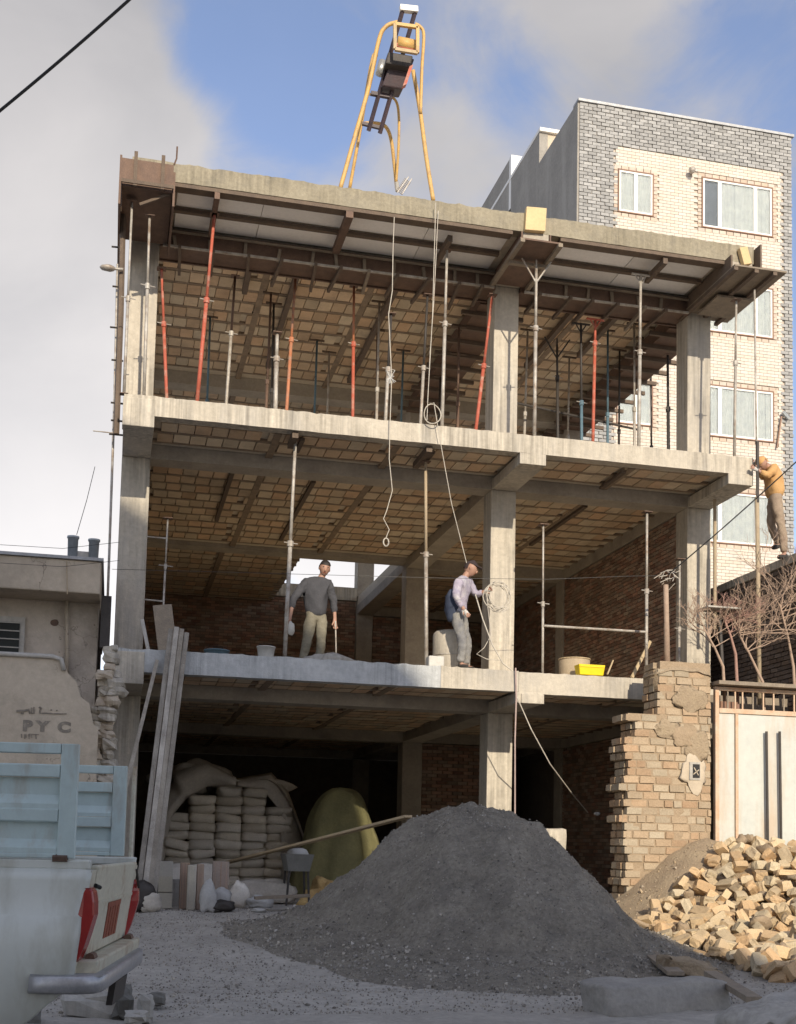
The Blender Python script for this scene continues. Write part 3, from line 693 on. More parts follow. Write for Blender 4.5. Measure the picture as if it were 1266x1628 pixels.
FR = [(197, 'outer left pole'), (265, 'short red prop'), (325, 'tall red prop'), (365, 'pale prop by the tall red one'), (438, 'pale prop stub'), (460, 'orange prop'), (561, 'brownish red prop'), (616, 'greenish prop'), (672, 'grey prop'), (706, 'long pale prop'), (768, 'steep red prop'), (850, 'forked pale prop'), (887, 'dark forked prop'), (924, 'blue based prop'), (945, 'orange red prop'), (1017, 'pale prop of the right bay'), (1062, 'dark prop by the right column')]
SEEN = {}
def slab_(u):
    d_, n_ = min((abs(a-u), n) for a, n in FR); sd = 'left' if [a for a, n in FR if n == n_][0] > u else 'right'; k = (n_, sd); SEEN[k] = SEEN.get(k, 0)+1
    return ('dark', 'second dark', 'third dark', 'fourth dark')[SEEN[k]-1]+' shaded prop just '+sd+' of the '+n_
for i, (u, v, Y) in enumerate(((330, 600, 4.5), (426, 500, 3.2), (431, 480, 3.6), (502, 610, 5), (600, 515, 3.0), (598, 540, 4.2), (522, 600, 5.5), (728, 590, 4), (838, 570, 3.4), (966, 600, 3), (985, 610, 3.8), (1008, 560, 2.6), (1035, 640, 4.5), (728, 560, 2.8), (700, 600, 5.2), (640, 590, 5), (905, 590, 4.4))):
    x = U(u, 620, Y=Y).x; top = Vector((x, Y, z3s-.20 if (5.6 < x < 6.6) else z3b-.06))
    t = thing('steel_prop', (x+R_.uniform(-.06, .06), Y, z2t), slab_(u), 'prop', 'shaded props at the back of the top storey')
    b_ = t.location.copy(); m = R_.choice((M_darksteel, M_darksteel, M_rust, M_blue, M_galv))
    MB().tube([b_, (b_+top)/2], .026, 8).build('outer_tube', m, t, True); MB().tube([(b_+top)/2, top], .02, 8).build('inner_tube', m, t, True)
    MB().tube([top+Vector((-.14, 0, 0)), top+Vector((.14, 0, 0))], .022, 5).build('head', M_timberdk, t)
    MB().tube([(b_+top)/2-Vector((0, 0, .04)), (b_+top)/2+Vector((0, 0, .04))], .036, 8).build('collar', m, t)
# scaffold tubes lying across at the back of the top storey
for i, (p, q_) in enumerate((((.5, 5.5, 8.75), (4.0, 5.5, 8.75)), ((6.4, 4.6, 9.0), (9.2, 4.6, 8.95)), ((6.4, 3.0, 8.5), (9.1, 3.4, 8.5)), ((2.6, 6.0, 8.9), (5.8, 6.0, 8.9)), ((6.6, 3, 9.6), (9.2, 3.2, 9.4)))):
    loose(MB().tube([p, q_], .022, 8), 'scaffold_tube', M_darksteel, ('dark cross tube low behind the red props of the left bay', 'dark cross tube low in the right bay of the top storey', 'lowest dark cross tube in the right bay of the top storey', 'second dark cross tube left of the centre column', 'upper sloping dark tube in the right bay of the top storey')[i], 'tube', 'crosswise tubes on the top storey')
# middle storey
zf2 = z2b-.06
prop(470, 700, 453, 1040, zf2, z1t, M_galv, 'tall pale prop left of the man in the dark jumper', 865, M_galv, .35, .032)
prop(677, 735, 678, 1052, zf2, z1t, M_galv, 'tall pale prop left of the man in the lilac shirt', 882, M_ply, .6, .031)
prop(864, 835, 863, 1064, z2b-.1, z1t, M_galv, 'thin pale upright carrying the left end of the guard rail', 960, M_galv, .35, .02)
prop(1029, 815, 1028, 1058, z2b-.1, z1t, M_galv, 'pale upright carrying the right end of the guard rail', 940, M_galv, .3, .026)
prop(1081, 890, 1080, 1050, 6, z1t, M_galv, 'pale pole in front of the right column of the middle storey', 1000, M_galv, .6, .022)
prop(267, 825, 258, 1000, 6.2, z1t, M_galv, 'thin pale upright of the ladder frame by the left column', 900, M_galv, 1.3, .016)
loose(MB().tube([U(233, 853, Y=1.3), U(264, 856, Y=1.3)], .012, 6), 'scaffold_tube', M_galv, 'upper short rung of the ladder frame by the left column', 'tube')
loose(MB().tube([U(228, 953, Y=1.3), U(259, 956, Y=1.3)], .012, 6), 'scaffold_tube', M_galv, 'lower short rung of the ladder frame by the left column', 'tube')
loose(MB().tube([U(865, 995, Y=.32), U(1029, 1005, Y=.3)], .02, 8), 'guard_rail', M_galv, 'white guard rail tube between two uprights on the first floor', 'rail')
for (u0, v0, u1, v1, Y0, Y1, lab) in ((470, 688, 467, 728, .06, .5, 'short dark bearer over the tall pale prop on the left'), (683, 712, 672, 742, .1, .9, 'short dark bearer over the tall pale prop on the right')):
    a = U(u0, v0, Y=Y0); loose(MB().beam((a.x, Y0, z2b-.05), (a.x-.0, Y1+.1, z2b-.05), .09, .09), 'timber_bearer', M_timberdk, lab, 'beam')
# bearers left in the middle ceiling
for (x, y0, y1) in ((1.75, 2.1, 5.5), (3.1, 2.4, 6.6), (4.6, .3, .95), (7.9, 2.4, 5.4), (2.6, .3, .9), (7.75, .35, 1.3)):
    loose(MB().beam((x, y0, z2b-.03), (x, y1, z2b-.03), .07, .05), 'timber_bearer', M_timberdk, 'dark strip along the middle storey ceiling '+{1.75: 'left of the tall pale prop', 3.1: 'just right of the tall left prop', 4.6: 'near the front edge beside the second prop', 7.9: 'in the right bay behind the guard rail', 2.6: 'near the front edge in the left bay', 7.75: 'near the front edge in the right bay'}[x], 'beam', 'strips along the middle ceiling')
# right side: long pole down to the yard, and a tall one above
t = thing('timber_pole', U(1207, 1082, Y=-.2), 'long pale pole rising from behind the gate past the orange jacket', 'pole')
a, b_, c_ = U(1200, 460, Y=.05), U(1204, 790, Y=-.1), U(1208, 1120, Y=-.25)
MB().tube([c_, (b_+c_)/2, b_], .036, 8).build('lower_pole', M_ply, t, True); MB().tube([b_-Vector((0, .02, .1)), b_+Vector((0, -.02, .9))], .026, 8).build('sleeve', M_darksteel, t)
MB().tube([b_+Vector((0, 0, .3)), a], .016, 8).build('upper_pole', M_galv, t, True)
t = thing('timber_post', U(1060, 1050, Y=-.5), 'short wooden post standing on top of the broken pier', 'post')
MB().tube([U(1061, 1060, Y=-.7), U(1060, 985, Y=-.7), U(1059, 930, Y=-.7)], [.05, .042, .04], 8).build('shaft', M_bark, t, True)
q = MB()
for k in range(22):
    c0 = U(1060+R_.uniform(-12, 16), 918+R_.uniform(-12, 10), Y=-.7); q.tube([c0, c0+Vector((R_.uniform(-.14, .14), R_.uniform(-.06, .06), R_.uniform(-.1, .1)))], .007, 4)
q.build('wire_knot', M_galv, t)
t = thing('plate_stand', U(1144, 1050, Y=-.6), 'flat dark plate on a thin post beside the pier top', 'stand')
MB().tube([U(1149, 1060, Y=-.6), U(1144, 972, Y=-.6)], .03, 6).build('post', M_darksteel, t)
c0 = U(1143, 969, Y=-.6); MB().ob(c0, (.27, 0, -.0), (0, .2, 0), (0, 0, .012)).build('plate', M_concgrey, t)
loose(MB().tube([U(1137, 790, Y=.9), U(1137, 1000, Y=.9)], .03, 6), 'downpipe', M_ply, 'thin upright strip against the right column of the middle storey', 'pipe')

# ------------------------------------------------------------------ roof hoist
_h = U(620, 300, Y=1.2); _h.z = z3t
H = thing('roof_hoist', _h, 'yellow tubular hoist frame with dark motor standing on the roof', 'hoist')
def P(u, v, Y): return U(u, v, Y=Y)
def hoop(pts, r, m, name='frame_tube'):
    # smooth by Catmull-Rom
    out = []; P_ = [pts[0]]+pts+[pts[-1]]
    for i in range(1, len(P_)-2):
        for k in range(6):
            t = k/6; p0, p1, p2, p3 = P_[i-1], P_[i], P_[i+1], P_[i+2]
            out.append(.5*((2*p1)+(p2-p0)*t+(2*p0-5*p1+4*p2-p3)*t*t+(3*p1-p0-3*p2+p3)*t**3))
    out.append(pts[-1]); MB().tube(out, r, 8).build(name, m, H, True)
hoop([P(541, 300, .6), P(562, 225, .6), P(586, 140, .6), P(603, 62, .6), P(614, 42, .6), P(628, 36, .6), P(636, 35, .6)], .034, M_yellow)
hoop([P(660, 38, .6), P(668, 42, .6), P(674, 56, .6), P(671, 110, .6), P(669, 180, .6)], .027, M_yellow)
hoop([P(556, 300, 1.6), P(574, 200, 1.3), P(592, 95, 1.1), P(600, 90, 1.1)], .028, M_yellow)
hoop([P(657, 112, 1.0), P(668, 175, 1.0), P(678, 250, .9), P(689, 318, .8)], .036, M_yellow)
hoop([P(576, 196, 1.4), P(600, 196, 1.4), P(614, 202, 1.4), P(622, 222, 1.5), P(627, 260, 1.6), P(631, 300, 1.7)], .03, M_yellow)
hoop([P(588, 150, 1.2), P(612, 152, 1.2), P(628, 158, 1.2), P(634, 180, 1.3), P(634, 230, 1.4), P(630, 290, 1.6)], .022, M_yellow)
def rail2(a, b, w, m, name): MB().beam(a, b, w, w).build(name, m, H)
rail2(P(586, 208, 1.0), P(641, 14, .3), .05, M_hoist, 'rail'); rail2(P(604, 212, 1.0), P(661, 16, .3), .05, M_hoist, 'rail')
rail2(P(576, 196, 1.0), P(608, 204, 1.0), .05, M_hoist, 'rail_tie'); rail2(P(590, 148, .8), P(622, 154, .8), .06, M_hoist, 'rail_tie')
rail2(P(636, 13, .3), P(664, 16, .3), .09, M_upvc, 'end_cap')
MB().ob(P(630, 122, .7), Vector((.17, 0, 0)), (P(640, 92, .6)-P(618, 150, .8))*.42, Vector((0, .16, .02))).build('motor_housing', M_hoist, H, bevel=.02)
MB().ob(P(633, 100, .5), Vector((.2, 0, 0)), Vector((0, .1, 0)), Vector((.02, 0, .1))).build('gearbox', M_darksteel, H, bevel=.02)
MB().tube([P(609, 98, .7), P(604, 118, .7)], [.07, .075], 10).build('tank', M_silver, H, True)
MB().ob(P(648, 122, .4), Vector((.03, 0, .02)), Vector((0, .05, 0)), Vector((.05, 0, .17))).build('side_arm', M_red, H)
fr = [P(628, 38, .2), P(664, 43, .2), P(664, 84, .2), P(628, 78, .2)]
for i in range(4): rail2(fr[i], fr[(i+1) % 4], .05, M_yellow if i < 2 else M_wood, 'front_frame')
MB().tube([P(632, 68, .4), P(660, 74, .4)], .10, 12).build('cable_drum', M_yellow, H, True)
MB().tube([P(630, 72, .38), P(660, 80, .38)], .04, 8).build('drum_axle', M_red, H)
MB().tube([P(631, 290, 1.6), P(632, 304, 1.6)], .035, 8).build('foot', M_concgrey, H)
# rebar bits on the roof
q = MB()
for k in range(9): a = U(636+k*1.6, 304-k*2.3, Y=.5); q.tube([a+Vector((-.05, 0, .02)), a+Vector((.05, .05, -.02))], .008, 4)
q.tube([U(632, 306, Y=.5), U(650, 281, Y=.5)], .009, 4); q.tube([U(640, 308, Y=.5), U(655, 284, Y=.5)], .009, 4)
loose(q, 'rebar_spacer', M_galv, 'small ladder of wire sticking up from the roof edge below the hoist', 'rebar')
loose(MB().tube([U(277, 262, Y=.0), U(281, 252, Y=.0), U(282, 233, Y=0)], .013, 5), 'rebar_stub', M_rust, 'bent rebar stub sticking up at the left roof corner', 'rebar')

# ------------------------------------------------------------------ neighbour on the right (finished apartment block)
YN = 16.5; s_ = U(922, 160, Y=YN)
NB = thing('apartment_block', (s_.x, YN, GF), 'finished apartment block with pale brick front and grey stone border behind the site', 'building')
xl = s_.x; ztop = s_.z; xr_ = U(1259, 224, Y=YN).x; zt2 = ztop
bl = U(979, 300, Y=YN).x; br = U(1243, 300, Y=YN).x; zbt = U(979, 232, Y=YN).z
MB().box(xl, xr_, YN+.04, YN+9, -.5, ztop-.02).build('wall', M_beigem, NB)
MB().box(xl-.05, xl-.002, YN+.03, YN+9, -.5, ztop-.02).build('side_wall', M_cement, NB)
# stepped parapets further back on the side wall
a = U(860, 210, X=xl); y1 = a.y; MB().box(xl-.045, xl+.25, y1, y1+5.5, ztop-.5, a.z).build('stair_house', M_cement, NB)
MB().box(xl+.25, xl+3.2, y1+.02, y1+5.5, ztop-.5, a.z-.01).build('stair_house_front', M_plaster, NB)
MB().box(xl+.5, xl+1.6, y1-.03, y1+.0, ztop-.9+.55, a.z-.35).build('window', M_upvc, NB)
MB().box(xl-.06, xl+3.3, y1-.1, y1+5.6, a.z, a.z+.12).build('roof_cap', M_upvc, NB)
a2 = U(812, 254, X=xl); MB().box(xl-.048, xl+1.5, a2.y, a2.y+6, ztop-.5, a2.z).build('rear_block', M_cement, NB)
MB().box(xl-.05, xl+1.6, a2.y-.25, a2.y-.02, ztop-.5, a2.z+.05).build('rear_block_edge', M_upvc, NB)
MB().box(xl-.06, xr_+.06, YN-.06, YN+.4, ztop-.02, ztop+.06).build('parapet_cap', M_tin, NB)
# windows as (pixel left, top, right, bottom of the top storey), one storey = fh
pz0 = U(1172, 290, Y=YN).z; pz2 = U(1172, 616, Y=YN).z; fh = (pz0-pz2)/2
wA = (U(983, 268, Y=YN), U(1039, 345, Y=YN)); wB = (U(1116, 281, Y=YN), U(1229, 378, Y=YN))
W = []
for k in range(5):
    for (p, q_), n_ in ((wA, 2), (wB, 3)):
        W.append((p.x, q_.x, q_.z-k*fh+(0 if n_ == 3 else 0), p.z-k*fh-(.0), n_))
def inw(x, z, mg=0):
    return any(a-mg < x < b+mg and c-mg < z < d+mg for a, b, c, d, _ in W)
bricks_b = []; bricks_g = []; rr = random.Random(2)
lo = U(1100, 960, Y=YN).z
r = 0; z = zbt
while z > lo:
    x = bl-(r % 2)*.13
    while x < br:
        x0, x1 = max(x, bl), min(x+.26, br)
        if x1-x0 > .05 and not inw((x0+x1)/2, z-.05, .13): bricks_b.append((Vector(((x0+x1)/2, YN+.02, z-.05)), Vector((x1-x0-.007, 0, 0)), Vector((0, .046, 0)), Vector((0, 0, .089))))
        x += .26
    z -= .10; r += 1
z = ztop-.03; r = 0
while z > lo:
    x = xl-(r % 2)*.14
    while x < xr_:
        x0, x1 = max(x, xl), min(x+.28, xr_)
        if x1-x0 > .04 and not (bl-.02 < (x0+x1)/2 < br+.02 and z-.055 < zbt):
            bricks_g.append((Vector(((x0+x1)/2, YN+.015+rr.uniform(-.012, .012), z-.055)), Vector((x1-x0-.02, 0, 0)), Vector((0, .06, 0)), Vector((0, 0, .092))))
        x += .28
    z -= .11; r += 1
def nvis(p):
    u, v, _ = PJ(p); return v < 355+(u-890)*.12 or (u > 1132 and v < 930) 
pieces(bricks_b, 'brick', M_beige, NB, 300, .02, nvis)
pieces(bricks_g, 'stone', M_greystone, NB, 300, .05, nvis)
tr = []
for (a, b_, c, d, n_) in W:
    if d < lo: continue
    # pink brick surround, brown frame, white frame, curtain, glass
    for (p0, p1, h) in ((a-.13, b_+.13, 'h'),):
        x = p0
        while x < p1-.02:
            x1 = min(x+.24, p1)
            for zz in (c-.075, d+.065): tr.append((Vector(((x+x1)/2, YN+.018, zz)), Vector((x1-x-.02, 0, 0)), Vector((0, .06, 0)), Vector((0, 0, .11))))
            x = x1
        z = c
        while z < d-.02:
            for xx in (a-.07, b_+.07): tr.append((Vector((xx, YN+.018, z+.06)), Vector((.115, 0, 0)), Vector((0, .06, 0)), Vector((0, 0, .10))))
            z += .12
    fr = MB(); t = .035
    for (x0, x1, z0, z1) in ((a, b_, d-t, d), (a, b_, c, c+t), (a, a+t, c+t, d-t), (b_-t, b_, c+t, d-t)): fr.box(x0, x1, YN-.035, YN+.035, z0, z1)
    w = fr.build('window', M_brownf, NB)
    fr = MB(); t2 = .055; A, Bx, Cz, Dz = a+t+.003, b_-t-.003, c+t+.003, d-t-.003
    muls = [A+(Bx-A)*.5] if n_ == 2 else [A+(Bx-A)*.24, A+(Bx-A)*.76]
    for (x0, x1, z0, z1) in [(A, Bx, Dz-t2, Dz), (A, Bx, Cz, Cz+t2), (A, A+t2, Cz+t2, Dz-t2), (Bx-t2, Bx, Cz+t2, Dz-t2)]+[(m-.06, m+.06, Cz+t2, Dz-t2) for m in muls]: fr.box(x0, x1, YN-.02, YN+.02, z0, z1)
    fr.build('frame', M_upvc, w)
    q = MB(); A_ = A+(Bx-A)*(.25 if n_ == 3 and d > pz0-.5 else 0); n__ = int((Bx-A_)/.045); xs = [A_+(Bx-A_)*i/n__ for i in range(n__+1)]
    vs_ = [(x, YN+.021+.010*sin(i*1.9)+.005*sin(i*.7), zz) for i, x in enumerate(xs) for zz in (Cz, Dz)]
    # curtain with folds, set inside the room
    q.add(vs_, [(2*i, 2*i+2, 2*i+3, 2*i+1) for i in range(n__)]); cu = q.build('curtain', M_curtain, w); MB().box(A, Bx, YN+.034, YN+.038, Cz, Dz).build('room_shade', M_room, w)
    MB().box(A+t2, Bx-t2, YN-.012, YN-.006, Cz+t2, Dz-t2).build('pane', M_glass, w)
pieces(tr, 'trim_brick', M_pink, NB, 220, .02, nvis, 2)
# cut the window niches visually: dark reveal box behind panes is the wall itself; set wall back there
# lamp and bracket on the facade
t = MB(); c0 = U(1101, 270, Y=YN-.2); t.blob(c0, (.12, .12, .1), 8, 6); t.beam(c0, c0+Vector((.05, .2, -.08)), .05, .05); t.build('floodlight', M_galv, NB)
MB().tube([U(1245, 655, Y=YN-.15), U(1254, 665, Y=YN-.1)], .06, 6).build('floodlight', M_zinc, NB)
MB().tube([U(1243, 662, Y=YN-.1), U(1236, 712, Y=YN-.1)], .03, 5).build('bracket', M_brownf, NB)

# ------------------------------------------------------------------ right boundary wall with coping
XW = 10.4; YP_ = -1.0
a = U(1135, 935, X=XW); b_ = U(1266, 882, X=XW); ztc = (a.z+b_.z)/2
y0w, y1w = max(min(a.y, b_.y)-1.2, YP_-.0+.46), a.y+9
BW = thing('boundary_wall', (XW, (y0w+y1w)/2, GF), 'brown brick boundary wall with pale stone coping behind the gate', 'wall')
MB().box(XW+.03, XW+.3, y0w, y1w, GF-.1, ztc-.14).build('wall_core', M_mortar, BW)
cops = []; y = y0w
while y < y1w:
    cops.append((Vector((XW+.15, y+.28, ztc-.07)), Vector((.42, 0, 0)), Vector((0, .55, 0)), Vector((0, 0, .13)))); y += .56
pieces(cops, 'coping_stone', M_conc, BW, 40, .03)
bb = brickface((XW, y0w, GF), (0, 1, 0), (0, 0, 1), y1w-y0w, ztc-.145-GF, (-1, 0, 0), lambda x, z: True, .22, .075, .014, .08, .008)
M_brownb = mat('brown_wall_brick', (.20, .15, .12), (.15, .11, .085), scale=5, var=.3, rnd=.3, bump=.6)
pieces(bb, 'brick', M_brownb, BW, 200, .05, lambda p: PJ(p)[0] > 1132)

# ------------------------------------------------------------------ broken brick pier and old wall
YP = -1.0
PI_ = thing('broken_pier', U(1060, 1420, Y=YP), 'broken tan brick pier with ragged left edge and mud capped top', 'wall')
x0 = U(985, 1300, Y=YP).x; x1 = U(1131, 1300, Y=YP).x; zt = U(1085, 1052, Y=YP).z; zs_ = U(1010, 1140, Y=YP).z; xu = U(1045, 1100, Y=YP).x
edge = {}
def leftedge(z):
    k = int((z-GF)/.113)
    if k not in edge: edge[k] = R_.uniform(-.03, .13) if z < zs_ else 0
    if z > zs_: return xu
    f = (z-.3)/(zs_-.3)
    return x0+edge[k]+(.10 if z > zs_-.3 else 0)+(.07 if 1.55 < z < 2.0 else 0)
def topz(x): return zt-.10-.28*abs((x-(xu+x1)/2)/(x1-xu))**2
bb = []; core = MB(); z = .35; k = 0; BP = .113
while z < zt-.1:
    le = leftedge(z+.03); x = le-(k % 2)*.12
    core.box(le+.05, x1-.01, YP+.012, YP+.52, z, z+BP)
    while x < x1-.03:
        l = .255 if R_.random() < .75 else .14
        xa, xb = max(x, le), min(x+l, x1)
        if xb-xa > .05 and z+.09 < topz((xa+xb)/2):
            bb.append((Vector(((xa+xb)/2, YP+.052+R_.uniform(-.014, .014), z+.055)), Vector((xb-xa-.012, R_.uniform(-.012, .012), R_.uniform(-.006, .006))), Vector((0, .115, 0)), Vector((0, 0, .099))))
        x += l
    y = YP+.11
    while y < YP+.5:
        bb.append((Vector((le+.05+R_.uniform(-.02, .02), y+.1, z+.055)), Vector((.1, 0, 0)), Vector((0, .19, 0)), Vector((0, 0, .095)))); y += .2
    z += BP; k += 1
core.build('mortar_core', M_adobem, PI_)
pieces(bb, 'brick', M_adobe, PI_, 300, .14, None, 6)
q = MB(); n1, n2 = 26, 12; vs_ = []
for j in range(n2):
    for i in range(n1):
        x = xu-.02+(x1-xu+.02)*i/(n1-1); y = YP-.02+.58*j/(n2-1); e = min(i/(n1-1), 1-i/(n1-1), j/(n2-1), 1-j/(n2-1))*2
        vs_.append((x, y, topz(x)-.03+.14*min(1, e*2.2)**.5+noise.noise(Vector((x*7, y*7, 0)))*.03))
q.add(vs_, [(j*n1+i, j*n1+i+1, (j+1)*n1+i+1, (j+1)*n1+i) for j in range(n2-1) for i in range(n1-1)])
q.box(xu+.01, x1-.03, YP+.02, YP+.52, zt-.42, zt-.12); q.build('mud_cap', M_soil, PI_, True)
# mud smears over parts of the brick face
def smear(uc, vc, ru, rv, m, parent, Y, name, seed=0, th=.018):
    c0 = U(uc, vc, Y=Y); k = 1/116; q = MB(); q.blob(c0, (ru*k, th, rv*k), 18, 12, .5, seed); return q.build(name, m, parent, True)
smear(1098, 1112, 30, 22, M_soil, PI_, YP-.008, 'mud_smear', 1); smear(1062, 1160, 22, 14, M_soil, PI_, YP-.006, 'mud_smear', 2); smear(1090, 1170, 26, 16, M_adobem, PI_, YP-.006, 'mud_smear', 3)
smear(1070, 1400, 50, 16, M_soil, PI_, YP-.01, 'mud_smear', 4); smear(1110, 1190, 22, 26, M_soil, PI_, YP-.008, 'mud_smear', 6)
M_wplast = mat('white_patch', (.54, .455, .345), scale=7, var=.15)
pt = smear(1103, 1228, 23, 30, M_wplast, PI_, YP-.012, 'plaster_patch', 5)
c0 = U(1105, 1226, Y=YP-.035); MB().ob(c0+Vector((0, 0, 0)), (.085, 0, 0), (0, .006, 0), (0, 0, .13)).build('socket_frame', M_concgrey, PI_)
MB().ob(c0+Vector((.02, -.007, 0)), (.055, 0, 0), (0, .004, 0), (0, 0, .10)).build('socket_hole', M_black, PI_)
q = MB(); q.beam(c0+Vector((-.03, -.014, -.05)), c0+Vector((.06, -.014, .02)), .012, .012); q.beam(c0+Vector((-.02, -.014, .05)), c0+Vector((.05, -.014, -.06)), .012, .012); q.build('socket_wires', M_wplast, PI_)

# ------------------------------------------------------------------ gate and its post
G = thing('metal_gate', U(1200, 1400, Y=YP), 'pale blue white sheet metal gate with rust streaks and two long dark handles', 'gate')
gx0 = U(1137, 1200, Y=YP).x; gx1 = gx0+3.2; gt = U(1140, 1092, Y=YP).z; gm = U(1140, 1130, Y=YP).z; xs1 = U(1171, 1200, Y=YP).x
MB().box(gx0, gx0+.06, YP-.02, YP+.05, .4, gt).build('gate_frame', M_gaterust, G)
MB().box(gx0+.062, gx1, YP-.02, YP+.05, gt-.05, gt).build('gate_frame', M_gaterust, G)
MB().box(gx0+.062, gx1, YP-.025, YP+.05, gm-.03, gm+.04).build('gate_frame', M_gaterust, G)
MB().box(gx0+.065, xs1-.03, YP, YP+.02, .4, gm-.035).build('gate_sheet', M_gate, G)
MB().box(xs1-.025, xs1+.02, YP-.03, YP+.05, .4, gm-.035).build('gate_frame', M_gaterust, G)
MB().box(xs1+.025, gx1, YP+.0, YP+.02, .4, gm-.035).build('gate_sheet', M_gate, G)
for u0 in (1219, 1240): 
    a, b_ = U(u0, 1163, Y=YP-.06), U(u0+6, 1342, Y=YP-.06); b_.x = a.x+.015
    MB().tube([a, b_], .02, 8).build('handle', M_darksteel, G)
x = gx0+.2
for k in range(17): MB().box(x, x+.022, YP, YP+.02, gm+.042, gt-.052).build('bar', M_gaterust if k % 3 else M_timber, G); x += .17 if k > 1 else .12
MB().box(gx0-.02, gx1, YP-.18, YP+.42, gt+.02, gt+.075).build('canopy', M_timber, G)
MB().box(gx0+.1, gx0+1.6, YP+.0, YP+.4, gt+.078, gt+.1).build('canopy_sheet', M_tin, G)
MB().box(U(1146, 1100, Y=YP+.12).x, U(1173, 1100, Y=YP+.12).x, YP+.12, YP+.14, gm+.06, gm+.16).build('rust_plate', M_brownf, G)
# house wall seen through the bars
loose(MB().box(gx0+.05, 10.38, YP+.9, YP+1.0, .4, gt-.0), 'yard_fence', M_timber, 'dim brown boarding behind the gate bars', 'fence')

# ------------------------------------------------------------------ bare shrubs
def branch(q, p, d, L, r, lev, rr, droop=0.):
    n_ = 4; pts = [p]; dd = d.normalized(); c = Vector(p)
    for i in range(n_):
        dd = (dd+Vector((rr.uniform(-.25, .25), rr.uniform(-.2, .2), rr.uniform(-.2, .2)-droop))).normalized(); c = c+dd*L/n_; pts.append(c.copy())
    q.tube(pts, [r*(1-.12*i) for i in range(n_+1)], 5 if lev > 1 else 4, False)
    if lev:
        for k in range(3 if lev > 1 else 4):
            i = rr.randint(1, n_); a = rr.uniform(0, 6.28); nd = (dd+Vector((cos(a)*.9, sin(a)*.35, rr.uniform(-.2, .7)))).normalized()
            branch(q, pts[i], nd, L*rr.uniform(.5, .8), r*.66, lev-1, rr, droop)
for (u, v, u2, v2, Y, L, m, lab, sd) in ((1213, 1084, 1165, 990, -.6, .85, M_bark, 'bare pinkish shrub leaning left above the gate', 4), (1262, 1060, 1240, 960, -.5, .9, M_bark, 'bare pale shrub at the right edge above the gate', 9), (1150, 1060, 1120, 1000, -.7, .5, M_bark, 'low bare twigs spreading over the pier top', 11), (1170, 1040, 1150, 980, -.65, .45, M_twigred, 'tangle of reddish bare twigs beside the pier', 12)):
    p = U(u, v, Y=Y); q_ = U(u2, v2, Y=Y)
    t = thing('bare_shrub', p, lab, 'shrub'); q = MB(); rr = random.Random(sd)
    q.tube([Vector((p.x+.05, p.y, GF-.05)), Vector((p.x+.03, p.y, p.z-.6)), p, (p+q_)/2+Vector((.02, 0, 0)), q_], [.034, .028, .024, .017, .013], 7); q.build('trunk', m, t, True)
    q = MB()
    for k in range(9):
        a = rr.uniform(-2.6, .6); branch(q, p+(q_-p)*rr.uniform(.5, 1), Vector((cos(a)*1.1, rr.uniform(-.3, .3), .35+.4*abs(sin(a)))), L*rr.uniform(.6, 1), .010, 3, rr, .03)
    q.build('twigs', m, t)

# ------------------------------------------------------------------ house on the left
YH = .3
LH = thing('old_house', (-2, YH, GF), 'low old tan plastered house with overhanging flat roof on the left', 'building')
ft = U(80, 888, Y=YH); z_t = U(160, 893, Y=YH).z; z_b = U(160, 945, Y=YH).z; xe = U(161, 900, Y=YH).x
MB().box(-6, xe, YH, YH+6, z_b, z_t).build('roof_slab', M_plaster, LH, bevel=.02)
MB().box(-6, xe+.03, YH-.04, YH+6, z_t+.002, z_t+.045).build('roof_sheet', M_tin, LH)
MB().box(-6, xe-.02, YH+.75, YH+5.8, GF, z_b-.002).build('wall', M_plaster2, LH)
wx1 = U(40, 1000, Y=YH+.75).x; wt = U(30, 982, Y=YH+.75).z; wb = U(30, 1045, Y=YH+.75).z
w = MB().box(wx1-1.2, wx1, YH+.69, YH+.745, wb, wt).build('window', M_concgrey, LH)
MB().box(wx1-1.1, wx1-.07, YH+.67, YH+.688, wb, wt-.08).build('pane', mat('dark_pane', (.03, .035, .035), rough=.1, bump=0), w)
for k in range(4): MB().box(wx1-1.1, wx1-.07, YH+.655, YH+.667, wb+.12+k*.12, wb+.135+k*.12).build('grille_bar', M_concgrey, w)
for u0, u1, v0, v1 in ((105, 125, 856, 886), (141, 156, 861, 888)):
    a = U((u0+u1)/2, v1, Y=YH+.3); h = U((u0+u1)/2, v0, Y=YH+.3).z-a.z; r = .075
    loose(MB().lathe(a-Vector((0, 0, .06)), [(r*.9, 0), (r, h+.06), (r*1.15, h+.06), (r*1.15, h+.09), (r*.6, h+.09)], 14), 'chimney_pot', M_zinc, 'left zinc chimney pot on the old roof' if u0 == 105 else 'right zinc chimney pot on the old roof', 'chimney pot', None, 0, True)
a = U(133, 878, Y=YH+.35); loose(MB().box(a.x-.1, a.x+.1, YH+.3, YH+.5, z_t+.05, z_t+.2), 'roof_brick', M_concgrey, 'grey block between the two zinc chimney pots', 'block', None, .01)
a = U(107, 1000, Y=YH-.0)
MB().tube([U(106, 945, Y=YH+.68), U(107, 1075, Y=YH+.68)], .028, 8).build('downpipe', M_plaster, LH, True)
MB().tube([U(106, 892, Y=YH-.03), U(107, 945, Y=YH-.03)], .008, 5).build('wire', M_ply, LH)
c0 = U(87, 990, Y=YH+.74); MB().blob(c0, (.06, .02, .05), 10, 6).build('rust_spot', M_rust, LH)
